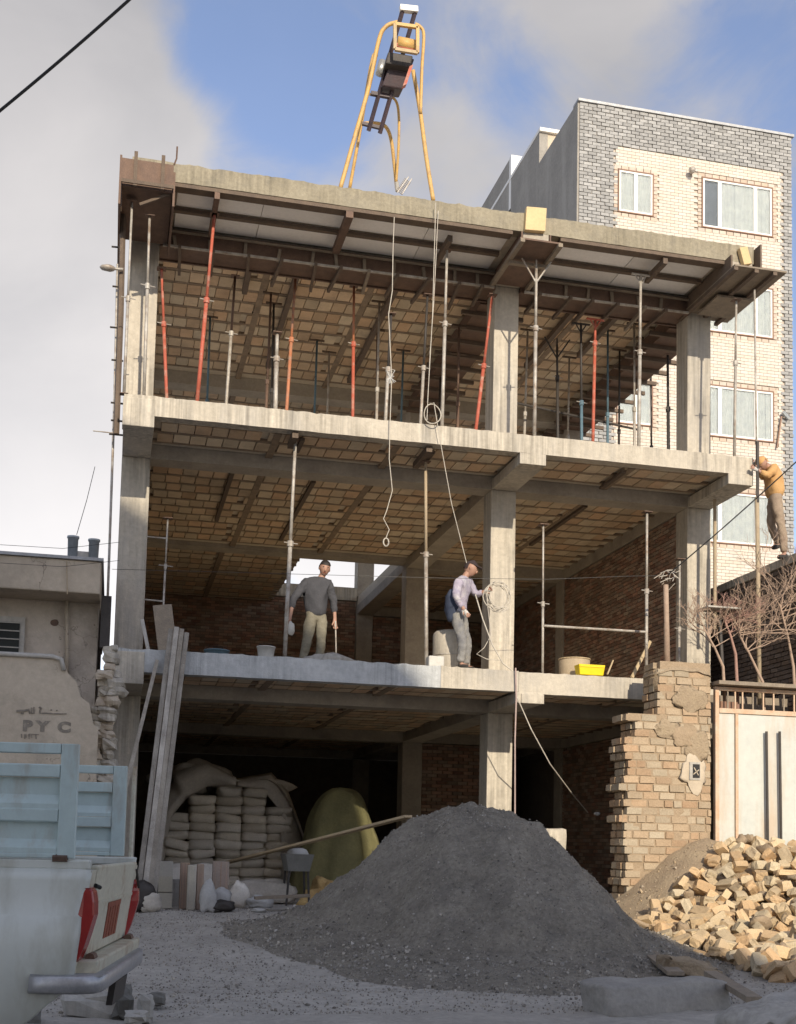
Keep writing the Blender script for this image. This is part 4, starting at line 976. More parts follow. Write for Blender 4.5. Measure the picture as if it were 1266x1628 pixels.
# front yard wall, with stencil writing and broken end
YF = -1.3
FW = thing('yard_wall', U(60, 1200, Y=YF), 'tan mud plastered yard wall with faded black stencil writing', 'wall')
ft = U(50, 1046, Y=YF).z; fx = [U(u, v, Y=YF) for u, v in ((100, 1046), (108, 1070), (122, 1085), (128, 1108), (142, 1118), (148, 1150), (156, 1160), (153, 1230), (157, 1300))]
poly = [(-6, .3), (-6, ft)]+[(p.x, p.z) for p in fx]+[(fx[-1].x, .3)]
MB().prism(poly, 'y', YF, YF+.4).build('wall', M_plaster, FW)
MB().tube([(-6, YF-.02, ft+.03), (fx[0].x-.12, YF-.02, ft+.03), (fx[0].x-.02, YF-.02, ft), (fx[0].x+.02, YF-.02, ft-.14)], .03, 8).build('coping_pipe', M_concgrey, FW, True)
def textobj(body, u, v, Y, size, m, parent, sx=1., name='lettering', bold=0.):
    cu = bpy.data.curves.new(name, 'FONT'); cu.body = body; cu.size = size; cu.extrude = .001; cu.offset = bold; cu.materials.append(m)
    o = bpy.data.objects.new(name, cu); C.objects.link(o); p = U(u, v, Y=Y)
    root = ORG[parent.name][0]; o.parent = parent; o.location = p-root; o.rotation_euler = (pi/2, 0, 0); o.scale = (sx, 1, 1); return o
textobj('P Y  C', 36, 1161, YF-.004, .175, M_ink, FW, 1.25, 'lettering', .012)
q = MB()   # the upper line of flowing script
def stroke(pts, w): q.tube([U(u, v, Y=YF-.003) for u, v in pts], w, 4)
stroke([(26, 1131), (32, 1130), (38, 1130), (44, 1129)], .018); stroke([(33, 1134), (38, 1134)], .014); stroke([(45, 1127), (47, 1133)], .012); stroke([(50, 1125), (50, 1134), (46, 1134)], .012); stroke([(54, 1124), (54, 1134), (50, 1134)], .013)
stroke([(62, 1126), (64, 1124), (66, 1126), (64, 1129), (63, 1134)], .013); stroke([(63, 1134), (74, 1134), (88, 1135), (106, 1135)], .011); stroke([(81, 1130), (82, 1128)], .012); stroke([(90, 1129), (91, 1130)], .013)
q.build('lettering', M_ink, FW); q = MB()
for k, u in enumerate((34, 39, 41, 46, 50, 57)): stroke([(u, 1167), (u+.5, 1173+k % 2*2)], .010)
stroke([(46, 1167), (62, 1168)], .006); q.build('lettering', M_ink, FW)
# rubble stones of the torn wall end
rr = random.Random(21)
RS = thing('torn_wall_end', U(170, 1230, Y=-.9), 'ragged end of a torn down stone wall beside the left column', 'wall')
y = 1028; k = 0
while y < 1330:
    h = rr.uniform(11, 17)
    for uc in ((150, 170) if y > 1120 else ((172,) if y < 1060 else (164, 178))):
        c0 = U(uc+rr.uniform(-3, 4)+(3 if y < 1100 else 0), y+h/2, Y=-.85+rr.uniform(-.08, .06)); w = rr.uniform(.07, .12)
        o = MB().blob(c0, (w*1.1, .12, h/2/108*1.05), 8, 6, .5, k, .55).build('stone', M_conc if rr.random() < .55 else M_plaster, RS); k += 1
    y += h
MB().box(U(152, 1150, Y=-.7).x, U(176, 1150, Y=-.7).x, -.78, -.4, GF-.3, U(160, 1075, Y=-.7).z).build('mortar_core', M_mortar, RS)
MB().box(U(163, 1150, Y=-.5).x, U(180, 1150, Y=-.5).x, -.6, -.35, U(160, 1095, Y=-.7).z, U(170, 1040, Y=-.5).z).build('mortar_core', M_concgrey, RS)

# ------------------------------------------------------------------ left side: pole, brackets
t = thing('guard_pole', U(182, 950, Y=.8), 'thin dark pole with clamps up the left flank of the frame', 'pole')
MB().tube([U(171, 960, Y=.9), U(182, 640, Y=.9), U(187, 420, Y=.9)], .02, 6).build('shaft', M_galv, t)
MB().tube([U(185, 690, Y=.6), U(192, 500, Y=.6), U(196, 330, Y=.6)], .045, 6).build('board', M_timberdk, t)
for v in (392, 455, 520, 572, 640, 668, 690): MB().tube([U(176+rr.uniform(-3, 3), v, Y=.7), U(196, v+2, Y=.7)], .015, 5).build('clamp', M_darksteel, t)
loose(MB().tube([U(148, 685, Y=.7), U(186, 689, Y=.7)], .009, 5), 'tie_rod', M_galv, 'thin rod sticking out left of the second floor slab', 'rod')
loose(MB().blob(U(172, 426, Y=.5), (.12, .08, .045), 10, 6).beam(U(180, 427, Y=.5), U(196, 428, Y=.5), .03, .03), 'floodlight', M_galv, 'small floodlight sticking out left of the top storey', 'lamp', None, 0, True)
loose(MB().tube([U(122, 850, Y=.6), U(138, 795, Y=.8), U(151, 742, Y=1)], .006, 4), 'guy_wire', M_wire, 'thin slanting guy wire above the left chimney pot', 'wire')
for (u, v, lab) in ((170, 1000, 'dark cloth bundle hanging behind the left column'),):
    loose(MB().ob(U(168, 990, Y=.9), (.07, 0, 0), (0, .1, 0), (0, 0, .38)), 'dark_board', M_darksteel, 'dark board wedged between the old house and the left column', 'board')

# ------------------------------------------------------------------ planks leaning on the first floor edge
for i, (ut, vt, ub, dy, lab) in enumerate(((272, 1000, 212, 0, 'thick grey plank, leftmost of the leaning bundle'), (281, 997, 222, .03, 'grey weathered plank, second in the leaning bundle'), (289, 1000, 230, .0, 'grey plank, third in the leaning bundle'), (297, 1006, 238, -.03, 'grey plank at the right of the leaning bundle'))):
    a = U(ut, vt, Y=-.07-dy); b_ = U(ub+6, 1400, Y=-.95); b_.z = gz(0, -.95)+.02
    d = (b_-a).normalized(); b_ = a+d*((gz(0, -.95)+.1-a.z)/d.z)
    q = MB(); q.beam(b_, a, .068, .035, (0, 1, .3)); tag(q.build('plank', M_plank, None, False, .004), lab, 'plank', 'planks leaning on the first floor edge')
a = U(250, 1050, Y=-.05); b_ = U(203, 1240, Y=-.9); loose(MB().beam(b_+(b_-a)*.4, a, .05, .03, (0, 1, 0)), 'plank', M_plank, 'thin slat leaning left of the plank bundle', 'plank', 'planks leaning on the first floor edge')
a, b_ = U(258, 962, Y=.6), U(268, 1045, Y=.5); loose(MB().beam(b_, a, .27, .03, (0, 1, 0)), 'plank', M_timber, 'short wide board standing on the first floor near the left column', 'plank')
a, b_ = U(226, 985, Y=.5), U(237, 1040, Y=.4); loose(MB().beam(b_, a, .05, .02, (0, 1, 0)), 'plank', M_concgrey, 'narrow pale slat behind the left end of the first floor edge', 'plank')

# ------------------------------------------------------------------ objects on the first floor
def bucket(u, v, Y, r, h, m, lab, mh=M_wire):
    p = U(u, v, Y=Y); p.z = z1t; t = thing('bucket', p, lab, 'bucket')
    MB().lathe(p, [(r*.82, 0), (r*.84, .01), (r, h), (r*1.06, h), (r*1.06, h+.015), (r*.94, h+.015), (r*.9, h-.03), (r*.8, .03)], 20).build('tub', m, t, True)
    MB().tube([p+Vector((r*cos(a), -r*.3*sin(a), h+r*.4*sin(a))) for a in [pi*i/10 for i in range(11)]], .005, 4).build('handle', mh, t)
bucket(423, 1035, .25, .13, .16, M_bucket, 'white bucket on the first floor left of the tall prop')
bucket(345, 1030, .6, .18, .12, M_blue, 'shallow blue grey basin on the first floor')
p = U(513, 1045, Y=1.0); loose(MB().blob(Vector((p.x+.05, .8, z1t+.05)), (.38, .3, .17), 18, 10, .4, 8), 'mortar_heap', M_concgrey, 'small heap of mortar beside the man in the dark jumper', 'mortar', None, 0, True)
p = U(692, 1050, Y=.22); t = loose(MB().box(p.x-.12, p.x+.12, .12, .34, z1t, z1t+.17), 'paint_tin', M_bucket, 'square pale container at the slab edge beside the tall prop', 'container', None, .02)
p = U(724, 1000, Y=.75); t = thing('water_barrel', (p.x, .8, z1t), 'pale grey upright drum behind the man in the lilac shirt', 'drum')
MB().lathe((p.x, .95, z1t), [(.28, 0), (.295, .02), (.295, .62), (.285, .66), (.25, .69), (.05, .70)], 26).build('shell', M_conc, t, True)
MB().tube([(p.x+.3*cos(a), .95+.3*sin(a), z1t+.3) for a in [2*pi*i/24 for i in range(25)]], .008, 5).build('hoop', M_galv, t)
p = U(917, 1055, Y=.45); t = thing('plywood_box', (p.x, .5, z1t), 'round pale plywood tub on the first floor right bay', 'tub')
MB().lathe((p.x+.02, .6, z1t), [(.235, 0), (.24, .02), (.245, .30), (.23, .31), (.2, .28)], 22).build('shell', M_ply, t, True)
MB().tube([(p.x+.02+.25*cos(a), .6+.25*sin(a), z1t+.31) for a in [2*pi*i/24 for i in range(25)]], .01, 5).build('rim', M_wood, t)
p = U(940, 1068, Y=.08); t = thing('yellow_crate', (p.x, .12, z1t), 'bright yellow plastic trough on the first floor edge', 'crate')
q = MB(); x, y, z = p.x, .14, z1t; 
q.add([(x-.19, y-.09, z), (x+.19, y-.09, z), (x+.19, y+.09, z), (x-.19, y+.09, z), (x-.215, y-.11, z+.16), (x+.215, y-.11, z+.16), (x+.215, y+.11, z+.16), (x-.215, y+.11, z+.16), (x-.19, y-.09, z+.16), (x+.19, y-.09, z+.16), (x+.19, y+.09, z+.16), (x-.19, y+.09, z+.16), (x-.17, y-.07, z+.03), (x+.17, y-.07, z+.03), (x+.17, y+.07, z+.03), (x-.17, y+.07, z+.03)],
      [(0, 1, 2, 3), (0, 4, 5, 1), (1, 5, 6, 2), (2, 6, 7, 3), (3, 7, 4, 0), (4, 8, 9, 5), (5, 9, 10, 6), (6, 10, 11, 7), (7, 11, 8, 4), (8, 12, 13, 9), (9, 13, 14, 10), (10, 14, 15, 11), (11, 15, 12, 8), (12, 13, 14, 15)])
q.build('trough', M_yplastic, t, bevel=.008); MB().box(x-.2, x+.2, y-.115, y-.107, z+.12, z+.135).build('rim', M_yplastic, t)
loose(MB().beam(U(1005, 1077, Y=.3), U(1034, 1020, Y=.9), .05, .03, (0, 1, 0)), 'plank', M_wood, 'short pale lath leaning by the guard rail upright', 'plank')
loose(MB().beam(U(966, 1072, Y=.3), U(975, 1050, Y=.6), .02, .02, (0, 1, 0)), 'plank', M_wood, 'tiny pale lath right of the yellow trough', 'plank')
# ------------------------------------------------------------------ people
FOLD = bpy.data.textures.new('folds', 'CLOUDS'); FOLD.noise_scale = .11; FOLD.noise_depth = 3
def person(name_loc, lab, J, rad, tops, legs, extra=None, hair=M_hair, face_dir=(0, -1, 0), gloves=None, shoe=M_shoe):
    """J: joints in world space"""
    T = thing('person', name_loc, lab, 'person')
    def skin(name, verts, edges, radii, m, root=0, sub=2, parent=T):
        O = ORG[T.name][0]; me = bpy.data.meshes.new(name); me.from_pydata([tuple(Vector(v)-O) for v in verts], edges, []); me.materials.append(m)
        o = bpy.data.objects.new(name, me); link(o, parent); md = o.modifiers.new('skin', 'SKIN'); md.use_smooth_shade = True
        for i, r in enumerate(radii):
            s = me.skin_vertices[0].data[i]; s.radius = r if isinstance(r, tuple) else (r, r); s.use_root = (i == root)
        sb = o.modifiers.new('sub', 'SUBSURF'); sb.levels = sb.render_levels = sub
        if name in ('top', 'trousers'):
            sb.levels = sb.render_levels = 3; dm = o.modifiers.new('folds', 'DISPLACE'); dm.texture = FOLD; dm.strength = .045; dm.mid_level = .5; dm.texture_coords = 'LOCAL'
        return o
    V = Vector
    pel, che, nec, hd = V(J['pelvis']), V(J['chest']), V(J['neck']), V(J['head'])
    # body: continuous trunk, limbs, hands and five fingers each side
    v = [pel, (pel+che)/2, che, nec, hd-V((0, 0, .02))]; e = [(0, 1), (1, 2), (2, 3), (3, 4)]; r = [.095, .085, .10, .052, .07]
    for s in ('L', 'R'):
        sh, el, wr = V(J['sh'+s]), V(J['el'+s]), V(J['wr'+s]); n0 = len(v)
        hdv = (wr-el).normalized(); palm = wr+hdv*.07
        v += [sh, el, wr, palm]; e += [(2, n0), (n0, n0+1), (n0+1, n0+2), (n0+2, n0+3)]; r += [.055, .04, .027, (.034, .016)]
        side = hdv.cross(V((0, 1, .1))).normalized(); fwd = hdv.cross(side).normalized()
        for k, (off, L) in enumerate(((-.030, .06), (-.010, .072), (.010, .068), (.029, .055))):
            b = len(v); p0 = palm+side*off+hdv*.01; v += [p0+hdv*L*.5+fwd*.01, p0+hdv*L*.85+fwd*.03]; e += [(n0+3, b), (b, b+1)]; r += [.0095, .008]
        b = len(v); v += [wr+hdv*.04-side*.045+fwd*.01, wr+hdv*.075-side*.055+fwd*.02]; e += [(n0+2, b), (b, b+1)]; r += [.011, .009]
        hp, kn, an, to = V(J['hip'+s]), V(J['kn'+s]), V(J['an'+s]), V(J['toe'+s]); b = len(v)
        v += [hp, kn, an, to]; e += [(0, b), (b, b+1), (b+1, b+2), (b+2, b+3)]; r += [.07, .05, .038, .03]
    skin('body', v, e, r, M_skin, 0, 1)
    # head: skull, jaw, nose, ears, eyes, mouth
    fd = V(face_dir).normalized(); up = (hd-nec).normalized(); up = (up*.6+V((0, 0, 1))*.4).normalized(); rt = fd.cross(up).normalized(); fd = up.cross(rt).normalized()
    q = MB(); q.blob((0, 0, 0), (.086, .104, .128), 20, 14, .0)
    for i, p in enumerate(q.v):
        if p.z < 0: p.x *= 1-(-p.z/.118)*.28; p.y = p.y*(1-(-p.z/.118)*.12)-.008*(-p.z/.118)
        if p.y < -.06: p.z += 0
        q.v[i] = hd+rt*p.x-fd*p.y+up*p.z
    def L(x, y, z): return hd+rt*x+fd*y+up*z
    q.ob(L(0, .10, -.02), rt*.012, fd*.016, up*.022)
    for s in (-1, 1): q.blob(L(s*.079, -.005, -.01), (.012, .018, .028), 8, 6)
    hdo = q.build('face', M_skin, T, True)
    for s in (-1, 1):
        MB().blob(L(s*.031, .085, .008), (.012, .010, .008), 8, 6).build('eye', M_upvc, hdo, True); MB().blob(L(s*.031, .094, .008), (.006, .005, .006), 6, 5).build('pupil', M_hair, hdo, True)
        MB().ob(L(s*.031, .093, .027), rt*.016, fd*.004, up*.004).build('eyebrow', hair, hdo)
    MB().ob(L(0, .088, -.062), rt*.022, fd*.006, up*.004).build('mouth', M_redpaint, hdo)
    q = MB(); q.blob((0, 0, 0), (.096, .115, .134), 20, 14, .12, 3); nv = []
    keep = [i for i, p in enumerate(q.v) if (p.z > .045) or (p.y > .02 and p.z > -.05)]
    ks = set(keep); q.f = [f for f in q.f if all(i in ks for i in f)]
    for i, p in enumerate(q.v): q.v[i] = hd+rt*p.x-fd*p.y+up*p.z
    q.build('hair' if extra != 'cap' else 'cap', hair, T, True)
    # clothes
    tm, tr_ = tops; o_ = rad
    shl, shr = V(J['shL']), V(J['shR']); lowp = pel+(pel-che).normalized()*.10
    sv = [lowp, pel+(che-pel)*.35, che, nec-(nec-che).normalized()*.06]; se = [(0, 1), (1, 2), (2, 3)]; sr = [(o_*1.3, o_*1.1), (o_*1.12, o_*.95), (o_*1.2, o_*.95), .07]
    for s in ('L', 'R'):
        sh, el, wr = V(J['sh'+s]), V(J['el'+s]), V(J['wr'+s]); n0 = len(sv)
        cuff = el+(wr-el)*tr_
        sv += [sh, sh+(el-sh)*.5, el, cuff]; se += [(2, n0), (n0, n0+1), (n0+1, n0+2), (n0+2, n0+3)]; sr += [.085, .072, .062, .05]
    skin('top', sv, se, sr, tm, 0, 2)
    for s in ('L', 'R'):
        pass
    hb = (V(J['hipL'])+V(J['hipR']))/2
    sv = [pel+(che-pel).normalized()*.12, pel]; se = [(0, 1)]; sr = [(o_*.75, o_*.6), (o_*.92, o_*.76)]
    for s in ('L', 'R'):
        hp, kn, an = V(J['hip'+s]), V(J['kn'+s]), V(J['an'+s]); n0 = len(sv)
        sv += [hp, hp+(kn-hp)*.5, kn, kn+(an-kn)*.55, an+(kn-an)*.06]; se += [(1, n0), (n0, n0+1), (n0+1, n0+2), (n0+2, n0+3), (n0+3, n0+4)]; sr += [.100, .092, .074, .068, .066]
    skin('trousers', sv, se, sr, legs, 0, 2)
    for s in ('L', 'R'):
        an, to = V(J['an'+s]), V(J['toe'+s]); skin('shoe', [an+V((0, 0, .02)), an-V((0, 0, .03))-(to-an).normalized()*.03, to], [(0, 1), (1, 2)], [.045, .048, .04], shoe, 0, 1)
    if gloves:
        for s in ('L', 'R'):
            el, wr = V(J['el'+s]), V(J['wr'+s]); d = (wr-el).normalized(); side = d.cross(V((0, 1, .1))).normalized()
            sv = [wr-d*.03, wr+d*.05, wr+d*.1+side*.03, wr+d*.125+side*.01, wr+d*.125-side*.012, wr+d*.11-side*.032, wr+d*.07-side*.06]
            skin('glove', sv, [(0, 1), (1, 2), (1, 3), (1, 4), (1, 5), (0, 6)], [.034, (.040, .024), .014, .014, .014, .013, .014], gloves, 0, 1)
    return T
def J_(u, v, Y): return U(u, v, Y=Y)
# man 1, dark jumper, facing the street
y = 1.25
f1 = J_(488, 1050, y); zz = z1t
def zfix(p, z): q = Vector(p); q.z = z; return q
J = dict(pelvis=J_(503, 975, y), chest=J_(503, 935, y-.02), neck=J_(513, 915, y), head=J_(516.5, 904, y-.04),
    shL=J_(488, 926, y), elL=J_(467, 950, y-.08), wrL=J_(461, 985, y-.15), shR=J_(523, 928, y), elR=J_(531, 960, y), wrR=J_(533, 988, y-.05),
    hipL=J_(495, 983, y), knL=J_(487, 1025, y-.06), anL=zfix(J_(480, 1050, y), z1t+.1), toeL=zfix(J_(477, 1050, y-.2), z1t+.045),
    hipR=J_(512, 984, y), knR=J_(510, 1027, y-.04), anR=zfix(J_(508, 1050, y), z1t+.1), toeR=zfix(J_(511, 1050, y-.2), z1t+.045))
T1 = person((f1.x, y, z1t), 'man in dark grey jumper and khaki trousers standing on the first floor', J, .155, (M_jumper, .55), M_khaki, gloves=None)
w = Vector(J['wrR']); loose(MB().tube([w+Vector((0, -.03, .0)), w+Vector((.03, -.03, -.62))], .012, 6).ob(w+Vector((.035, -.03, -.66)), (.05, 0, .0), (0, .04, 0), (0, 0, .035)), 'hand_tool', M_galv, 'long handled tool hanging from the right hand of the man in the jumper', 'tool')
w = Vector(J['wrL']); loose(MB().blob(w+Vector((.02, -.02, -.14)), (.06, .05, .1), 10, 8, .3, 2), 'bag', M_bucket, 'small white bag hanging from the left hand of the man in the jumper', 'bag', None, 0, True)
# man 2, lilac shirt, side on to the right, looking down at a rope
y = .42
J = dict(pelvis=J_(728, 978, y+.02), chest=J_(733, 930, y), neck=J_(741, 914, y), head=J_(749, 904, y-.02),
    shL=J_(729, 926, y-.17), elL=J_(726, 951, y-.24), wrL=J_(738, 969, y-.25), shR=J_(745, 925, y+.15), elR=J_(757, 946, y+.12), wrR=J_(771, 940, y+.02),
    hipL=J_(727, 984, y-.07), knL=J_(735, 1020, y-.12), anL=zfix(J_(733, 1056, y-.1), z1t+.09), toeL=zfix(J_(747, 1056, y-.2), z1t+.045),
    hipR=J_(732, 984, y+.09), knR=J_(743, 1020, y+.1), anR=zfix(J_(741, 1056, y+.1), z1t+.09), toeR=zfix(J_(756, 1056, y+.02), z1t+.045))
M_cap = mat('dark_cap', (.05, .035, .035), scale=20, var=.3)
T2 = person((J['anL'].x, y, z1t), 'man in lilac shirt and dark cap handling a rope by the centre column', J, .14, (M_lilac, .85), M_dusty, 'cap', M_cap, (.85, -.35, -.45), M_glove)
O = ORG[T2.name][0]
q = MB(); q.blob(J_(722, 962, y+.02), (.15, .17, .26), 14, 12, .25, 3); q.build('tied_jacket', M_navy, T2, True)
hd = Vector(J['head']); MB().ob(hd+Vector((.10, -.05, .02)), (.06, -.02, -.03), (.02, .06, 0), (0, 0, .008)).build('cap_peak', M_cap, T2)
# man 3, orange jacket, bending over the slab end, on the boundary wall
zw = ztc; y = .25
for _ in range(30): y += (zw-U(1243, 889, Y=y).z)*1.5
an = U(1243, 889, Y=y)
J = dict(pelvis=J_(1233, 786, y), chest=J_(1227, 752, y), neck=J_(1219, 740, y), head=J_(1212, 737, y-.05),
    shL=J_(1232, 745, y-.16), elL=J_(1221, 757, y-.22), wrL=J_(1205, 748, y-.2), shR=J_(1230, 745, y+.16), elR=J_(1214, 760, y+.16), wrR=J_(1202, 742, y+.1),
    hipL=J_(1234, 795, y-.09), knL=J_(1243, 838, y-.1), anL=J_(1248, 882, y-.05), toeL=J_(1237, 886, y-.12),
    hipR=J_(1230, 795, y+.09), knR=J_(1226, 832, y+.1), anR=J_(1238, 866, y+.25), toeR=J_(1228, 871, y+.2))
T3 = person((an.x, y, zw), 'man in orange jacket on the boundary wall bending over the slab end', J, .16, (M_orangej, .8), M_brownt, 'cap', M_orangej, (-.8, -.4, -.5), M_glove)

# ------------------------------------------------------------------ ropes and cables
def sag(a, b, s, n_=14): return [a+(b-a)*(i/n_)+Vector((0, 0, -s*4*(i/n_)*(1-i/n_))) for i in range(n_+1)]
def wpath(pts, Y): return [U(u, v, Y=Y if not isinstance(Y, list) else Y[i]) for i, (u, v) in enumerate(pts)]
a, b_ = U(-40, 208, D=9), U(240, -32, D=9); loose(MB().tube(sag(a, b_, .02), .011, 6), 'street_cable', M_wire, 'thick black cable crossing the sky at the top left', 'cable')
loose(MB().tube(wpath([(693, 322), (688, 500), (680, 640)], -.12)+wpath([(690, 640), (700, 700), (718, 800), (742, 895)], [-.12, -.1, 0, .15]), .006, 6), 'hoist_rope', M_rope, 'hoist rope running from the roof down to the man in the lilac shirt', 'rope')
ring = [U(688, 658, Y=-.1)+Vector((.13*cos(a), .02*sin(2*a), .15*sin(a))) for a in [2*pi*i/20 for i in range(21)]]
loose(MB().tube(ring, .008, 5), 'rope_loop', M_rope, 'loop of rope hanging over the second floor edge', 'rope')
loose(MB().tube(wpath([(697, 335), (690, 480), (684, 560), (679, 668)], -.05), .006, 5), 'hanging_wire', M_galv, 'thin wire hanging just right of the long electric wire', 'wire')
loose(MB().tube(wpath([(627, 345), (625, 400), (624, 462), (618, 500), (620, 540), (623, 600), (620, 680), (619, 730), (624, 780), (615, 812), (610, 825), (619, 842), (614, 855)], -.08), .0065, 6), 'electric_wire', M_rope, 'pale electric wire dangling down to a hook over the middle storey', 'wire')
h = U(614, 862, Y=-.08); loose(MB().tube([h+Vector((.04*cos(a), 0, .06*sin(a))) for a in [2*pi*i/12 for i in range(13)]], .012, 6), 'hook', M_galv, 'small hook at the end of the dangling wire', 'hook')
q = MB(); c0 = U(621, 600, Y=-.08)
for k in range(26): q.tube([c0, c0+Vector((R_.uniform(-.07, .09), R_.uniform(-.05, .05), R_.uniform(-.16, .12)))], .006, 4)
loose(q, 'rag_knot', M_white, 'white knotted rag on the dangling electric wire', 'rag')
w = Vector(U(771, 940, Y=.44)); q = MB()
for k in range(6):
    cx = U(790+R_.uniform(-3, 6), 948+R_.uniform(-4, 4), Y=.4)
    q.tube([cx+Vector((.17*cos(a)*(1+.1*k/6), .03*sin(3*a+k), .21*sin(a))) for a in [2*pi*i/20 for i in range(21)]], .007, 5)
loose(q, 'rope_coil', M_rope, 'coil of pale rope held up beside the centre column', 'rope')
loose(MB().tube(wpath([(756, 945), (768, 985), (783, 1025), (800, 1055), (817, 1068)], .12), .010, 6), 'trailing_rope', M_rope, 'rope trailing from the man in the lilac shirt down to the slab edge', 'rope')
loose(MB().tube(wpath([(775, 958), (781, 1010), (770, 1030), (758, 1040), (774, 1048), (800, 1050)], .2), .006, 5), 'trailing_rope', M_rope, 'thinner rope snaking round the foot of the centre column', 'rope')
loose(MB().tube(wpath([(820, 1062), (821, 1110), (819, 1180), (819, 1305)], -.06), .012, 6), 'hanging_hose', mat('pink_hose', (.5, .38, .34), scale=10), 'thin pinkish hose hanging down the front of the centre column', 'hose')
loose(MB().tube(wpath([(822, 1108), (845, 1160), (875, 1215), (910, 1262), (935, 1292)], [-.06, 0, .3, 1, 1.6]), .009, 6), 'slanting_rope', M_rope, 'pale rope slanting down into the dark right bay', 'rope')
loose(MB().blob(U(950, 1294, Y=1.7), (.06, .03, .03), 8, 6), 'lamp_holder', M_white, 'small white lamp holder at the end of the slanting rope', 'lamp')
loose(MB().tube(sag(U(1290, 712, Y=-2.5), U(1062, 914, Y=-.72), .03), .010, 6), 'service_cable', M_wire, 'dark cable slanting across the man in the orange jacket', 'cable')
loose(MB().tube(wpath([(178, 905), (300, 908), (480, 913), (700, 919), (870, 921), (1000, 916), (1058, 915)], -.4), .004, 4), 'line_wire', M_wire, 'thin dark wire strung level across the middle storey', 'wire')
for (v, lab) in ((860, 'upper'), (889, 'lower')):
    loose(MB().tube(wpath([(0, v+6), (100, v+12), (190, v+2)], .2), .004, 4), 'line_wire', M_wire, lab+' thin wire running left from the left column over the old roof', 'wire')

# ------------------------------------------------------------------ ground floor stores
YS = 5.2; sk = 2013/PJ((1.5, YS, 1.5))[2]
ST = M_sack; x0 = U(257, 1390, Y=YS).x
ORD = ['lowest', 'second', 'third', 'fourth', 'fifth', 'sixth', 'seventh', 'eighth', 'ninth', 'tenth', 'eleventh', 'twelfth', 'thirteenth', 'fourteenth', 'fifteenth', 'sixteenth', 'seventeenth']; COLN = ['leftmost', 'second', 'middle', 'fourth', 'rightmost']
tops = (1300, 1266, 1246, 1250, 1276); rr = random.Random(8)
sackm = []
for i in range(6):
    q = MB(); q.blob((0, 0, 0), (.5, .5, .5), 14, 8, .18, i, .42)
    sackm.append(q.mesh('cement_sack', M_sack, None, True))
k = 0
for ci in range(5):
    xc = x0+.22+ci*.455; z = GF; kz = 0; topz_ = U(300, tops[ci], Y=YS).z
    while z < topz_-.05:
        h = .158
        o = bpy.data.objects.new('cement_sack', sackm[k % 6]); C.objects.link(o); ang = rr.uniform(-.26, .26) if rr.random() < .35 and kz > 3 else rr.uniform(-.06, .06)
        o.location = (xc+rr.uniform(-.02, .02), YS+rr.uniform(-.09, .07), z+h/2); o.rotation_euler = (0, ang, rr.uniform(-.06, .06)); o.scale = (.49*rr.uniform(.93, 1.05), .62, h*rr.uniform(1.05, 1.3))
        tag(o, ORD[kz]+' cement sack from the floor in the '+COLN[ci]+' column of the covered stack', 'sack', 'cement sacks stacked under the tarpaulin'); z += h; k += 1; kz += 1
# tarp over and round the sacks
t = MB(); prof = []
def tarp(outline, Ys, name, m, lab, depth=1.4, nseg=26, folds=.05, front=None):
    q = MB(); rows = 14; vs_ = []
    for j in range(rows+1):
        f = j/rows
        for i, (u, v) in enumerate(outline):
            p = U(u, v, Y=Ys); y = Ys+depth*f-(.3 if front is None else front)*(1-f)
            zz = GF+(p.z-GF)*(1-.25*f*f); x = p.x+(noise.noise(Vector((i*.8, j*.5, 2)))*folds*2)
            vs_.append((x, y+noise.noise(Vector((i*.9, j*.4, 7)))*folds*1.5, zz+noise.noise(Vector((i*.7, j*.9, 5)))*folds*1.4))
    n_ = len(outline)
    q.add(vs_, [(j*n_+i, j*n_+i+1, (j+1)*n_+i+1, (j+1)*n_+i) for j in range(rows) for i in range(n_-1)])
    o = q.build(name, m, None, True, 0, 1); tag(o, lab, 'tarpaulin'); return o
out = [(215, 1425), (222, 1390), (238, 1340), (252, 1305), (262, 1265), (270, 1235), (290, 1228), (310, 1222), (335, 1238), (352, 1248), (375, 1256), (395, 1246), (415, 1238), (432, 1242), (448, 1262), (462, 1285), (475, 1315), (486, 1345), (492, 1400)]
tarp(out, YS, 'grey_tarpaulin', M_tarp, 'grey brown tarpaulin draped over the stack of cement sacks', 1.6)
# front flaps left and right of the sacks
for (oa, ib, lab, sd) in (([(218, 1425), (232, 1345), (254, 1275), (275, 1228), (330, 1212), (375, 1236)], [(262, 1425), (264, 1345), (272, 1300), (296, 1270), (330, 1250), (375, 1250)], 'left hanging flap of the sack tarpaulin', 1),
                          ([(376, 1238), (432, 1228), (458, 1258), (478, 1310), (489, 1355), (490, 1420)], [(376, 1250), (418, 1256), (440, 1282), (446, 1315), (447, 1355), (446, 1420)], 'right hanging flap of the sack tarpaulin', 2)):
    q = MB(); vs_ = []; n_ = 7; m_ = (len(oa)-1)*5+1
    for i in range(m_):
        k = min(i//5, len(oa)-2); f = i/5-k
        for j in range(n_):
            g = j/(n_-1); A_ = [oa[k][c]+(oa[k+1][c]-oa[k][c])*f for c in (0, 1)]; B_ = [ib[k][c]+(ib[k+1][c]-ib[k][c])*f for c in (0, 1)]
            p = U(A_[0]+(B_[0]-A_[0])*g, A_[1]+(B_[1]-A_[1])*g, Y=YS-.30-.16*sin(pi*g)+(.35*(1-g) if sd == 2 or i < 15 else 0))
            p.y += noise.noise(Vector((j*.9, i*.25, sd*5)))*.09; vs_.append(p)
    q.add(vs_, [(i*n_+j, i*n_+j+1, (i+1)*n_+j+1, (i+1)*n_+j) for i in range(m_-1) for j in range(n_-1)])
    o = q.build('tarpaulin_flap', M_tarp, None, True); m = o.modifiers.new('t', 'SOLIDIFY'); m.thickness = .01; tag(o, lab, 'tarpaulin')
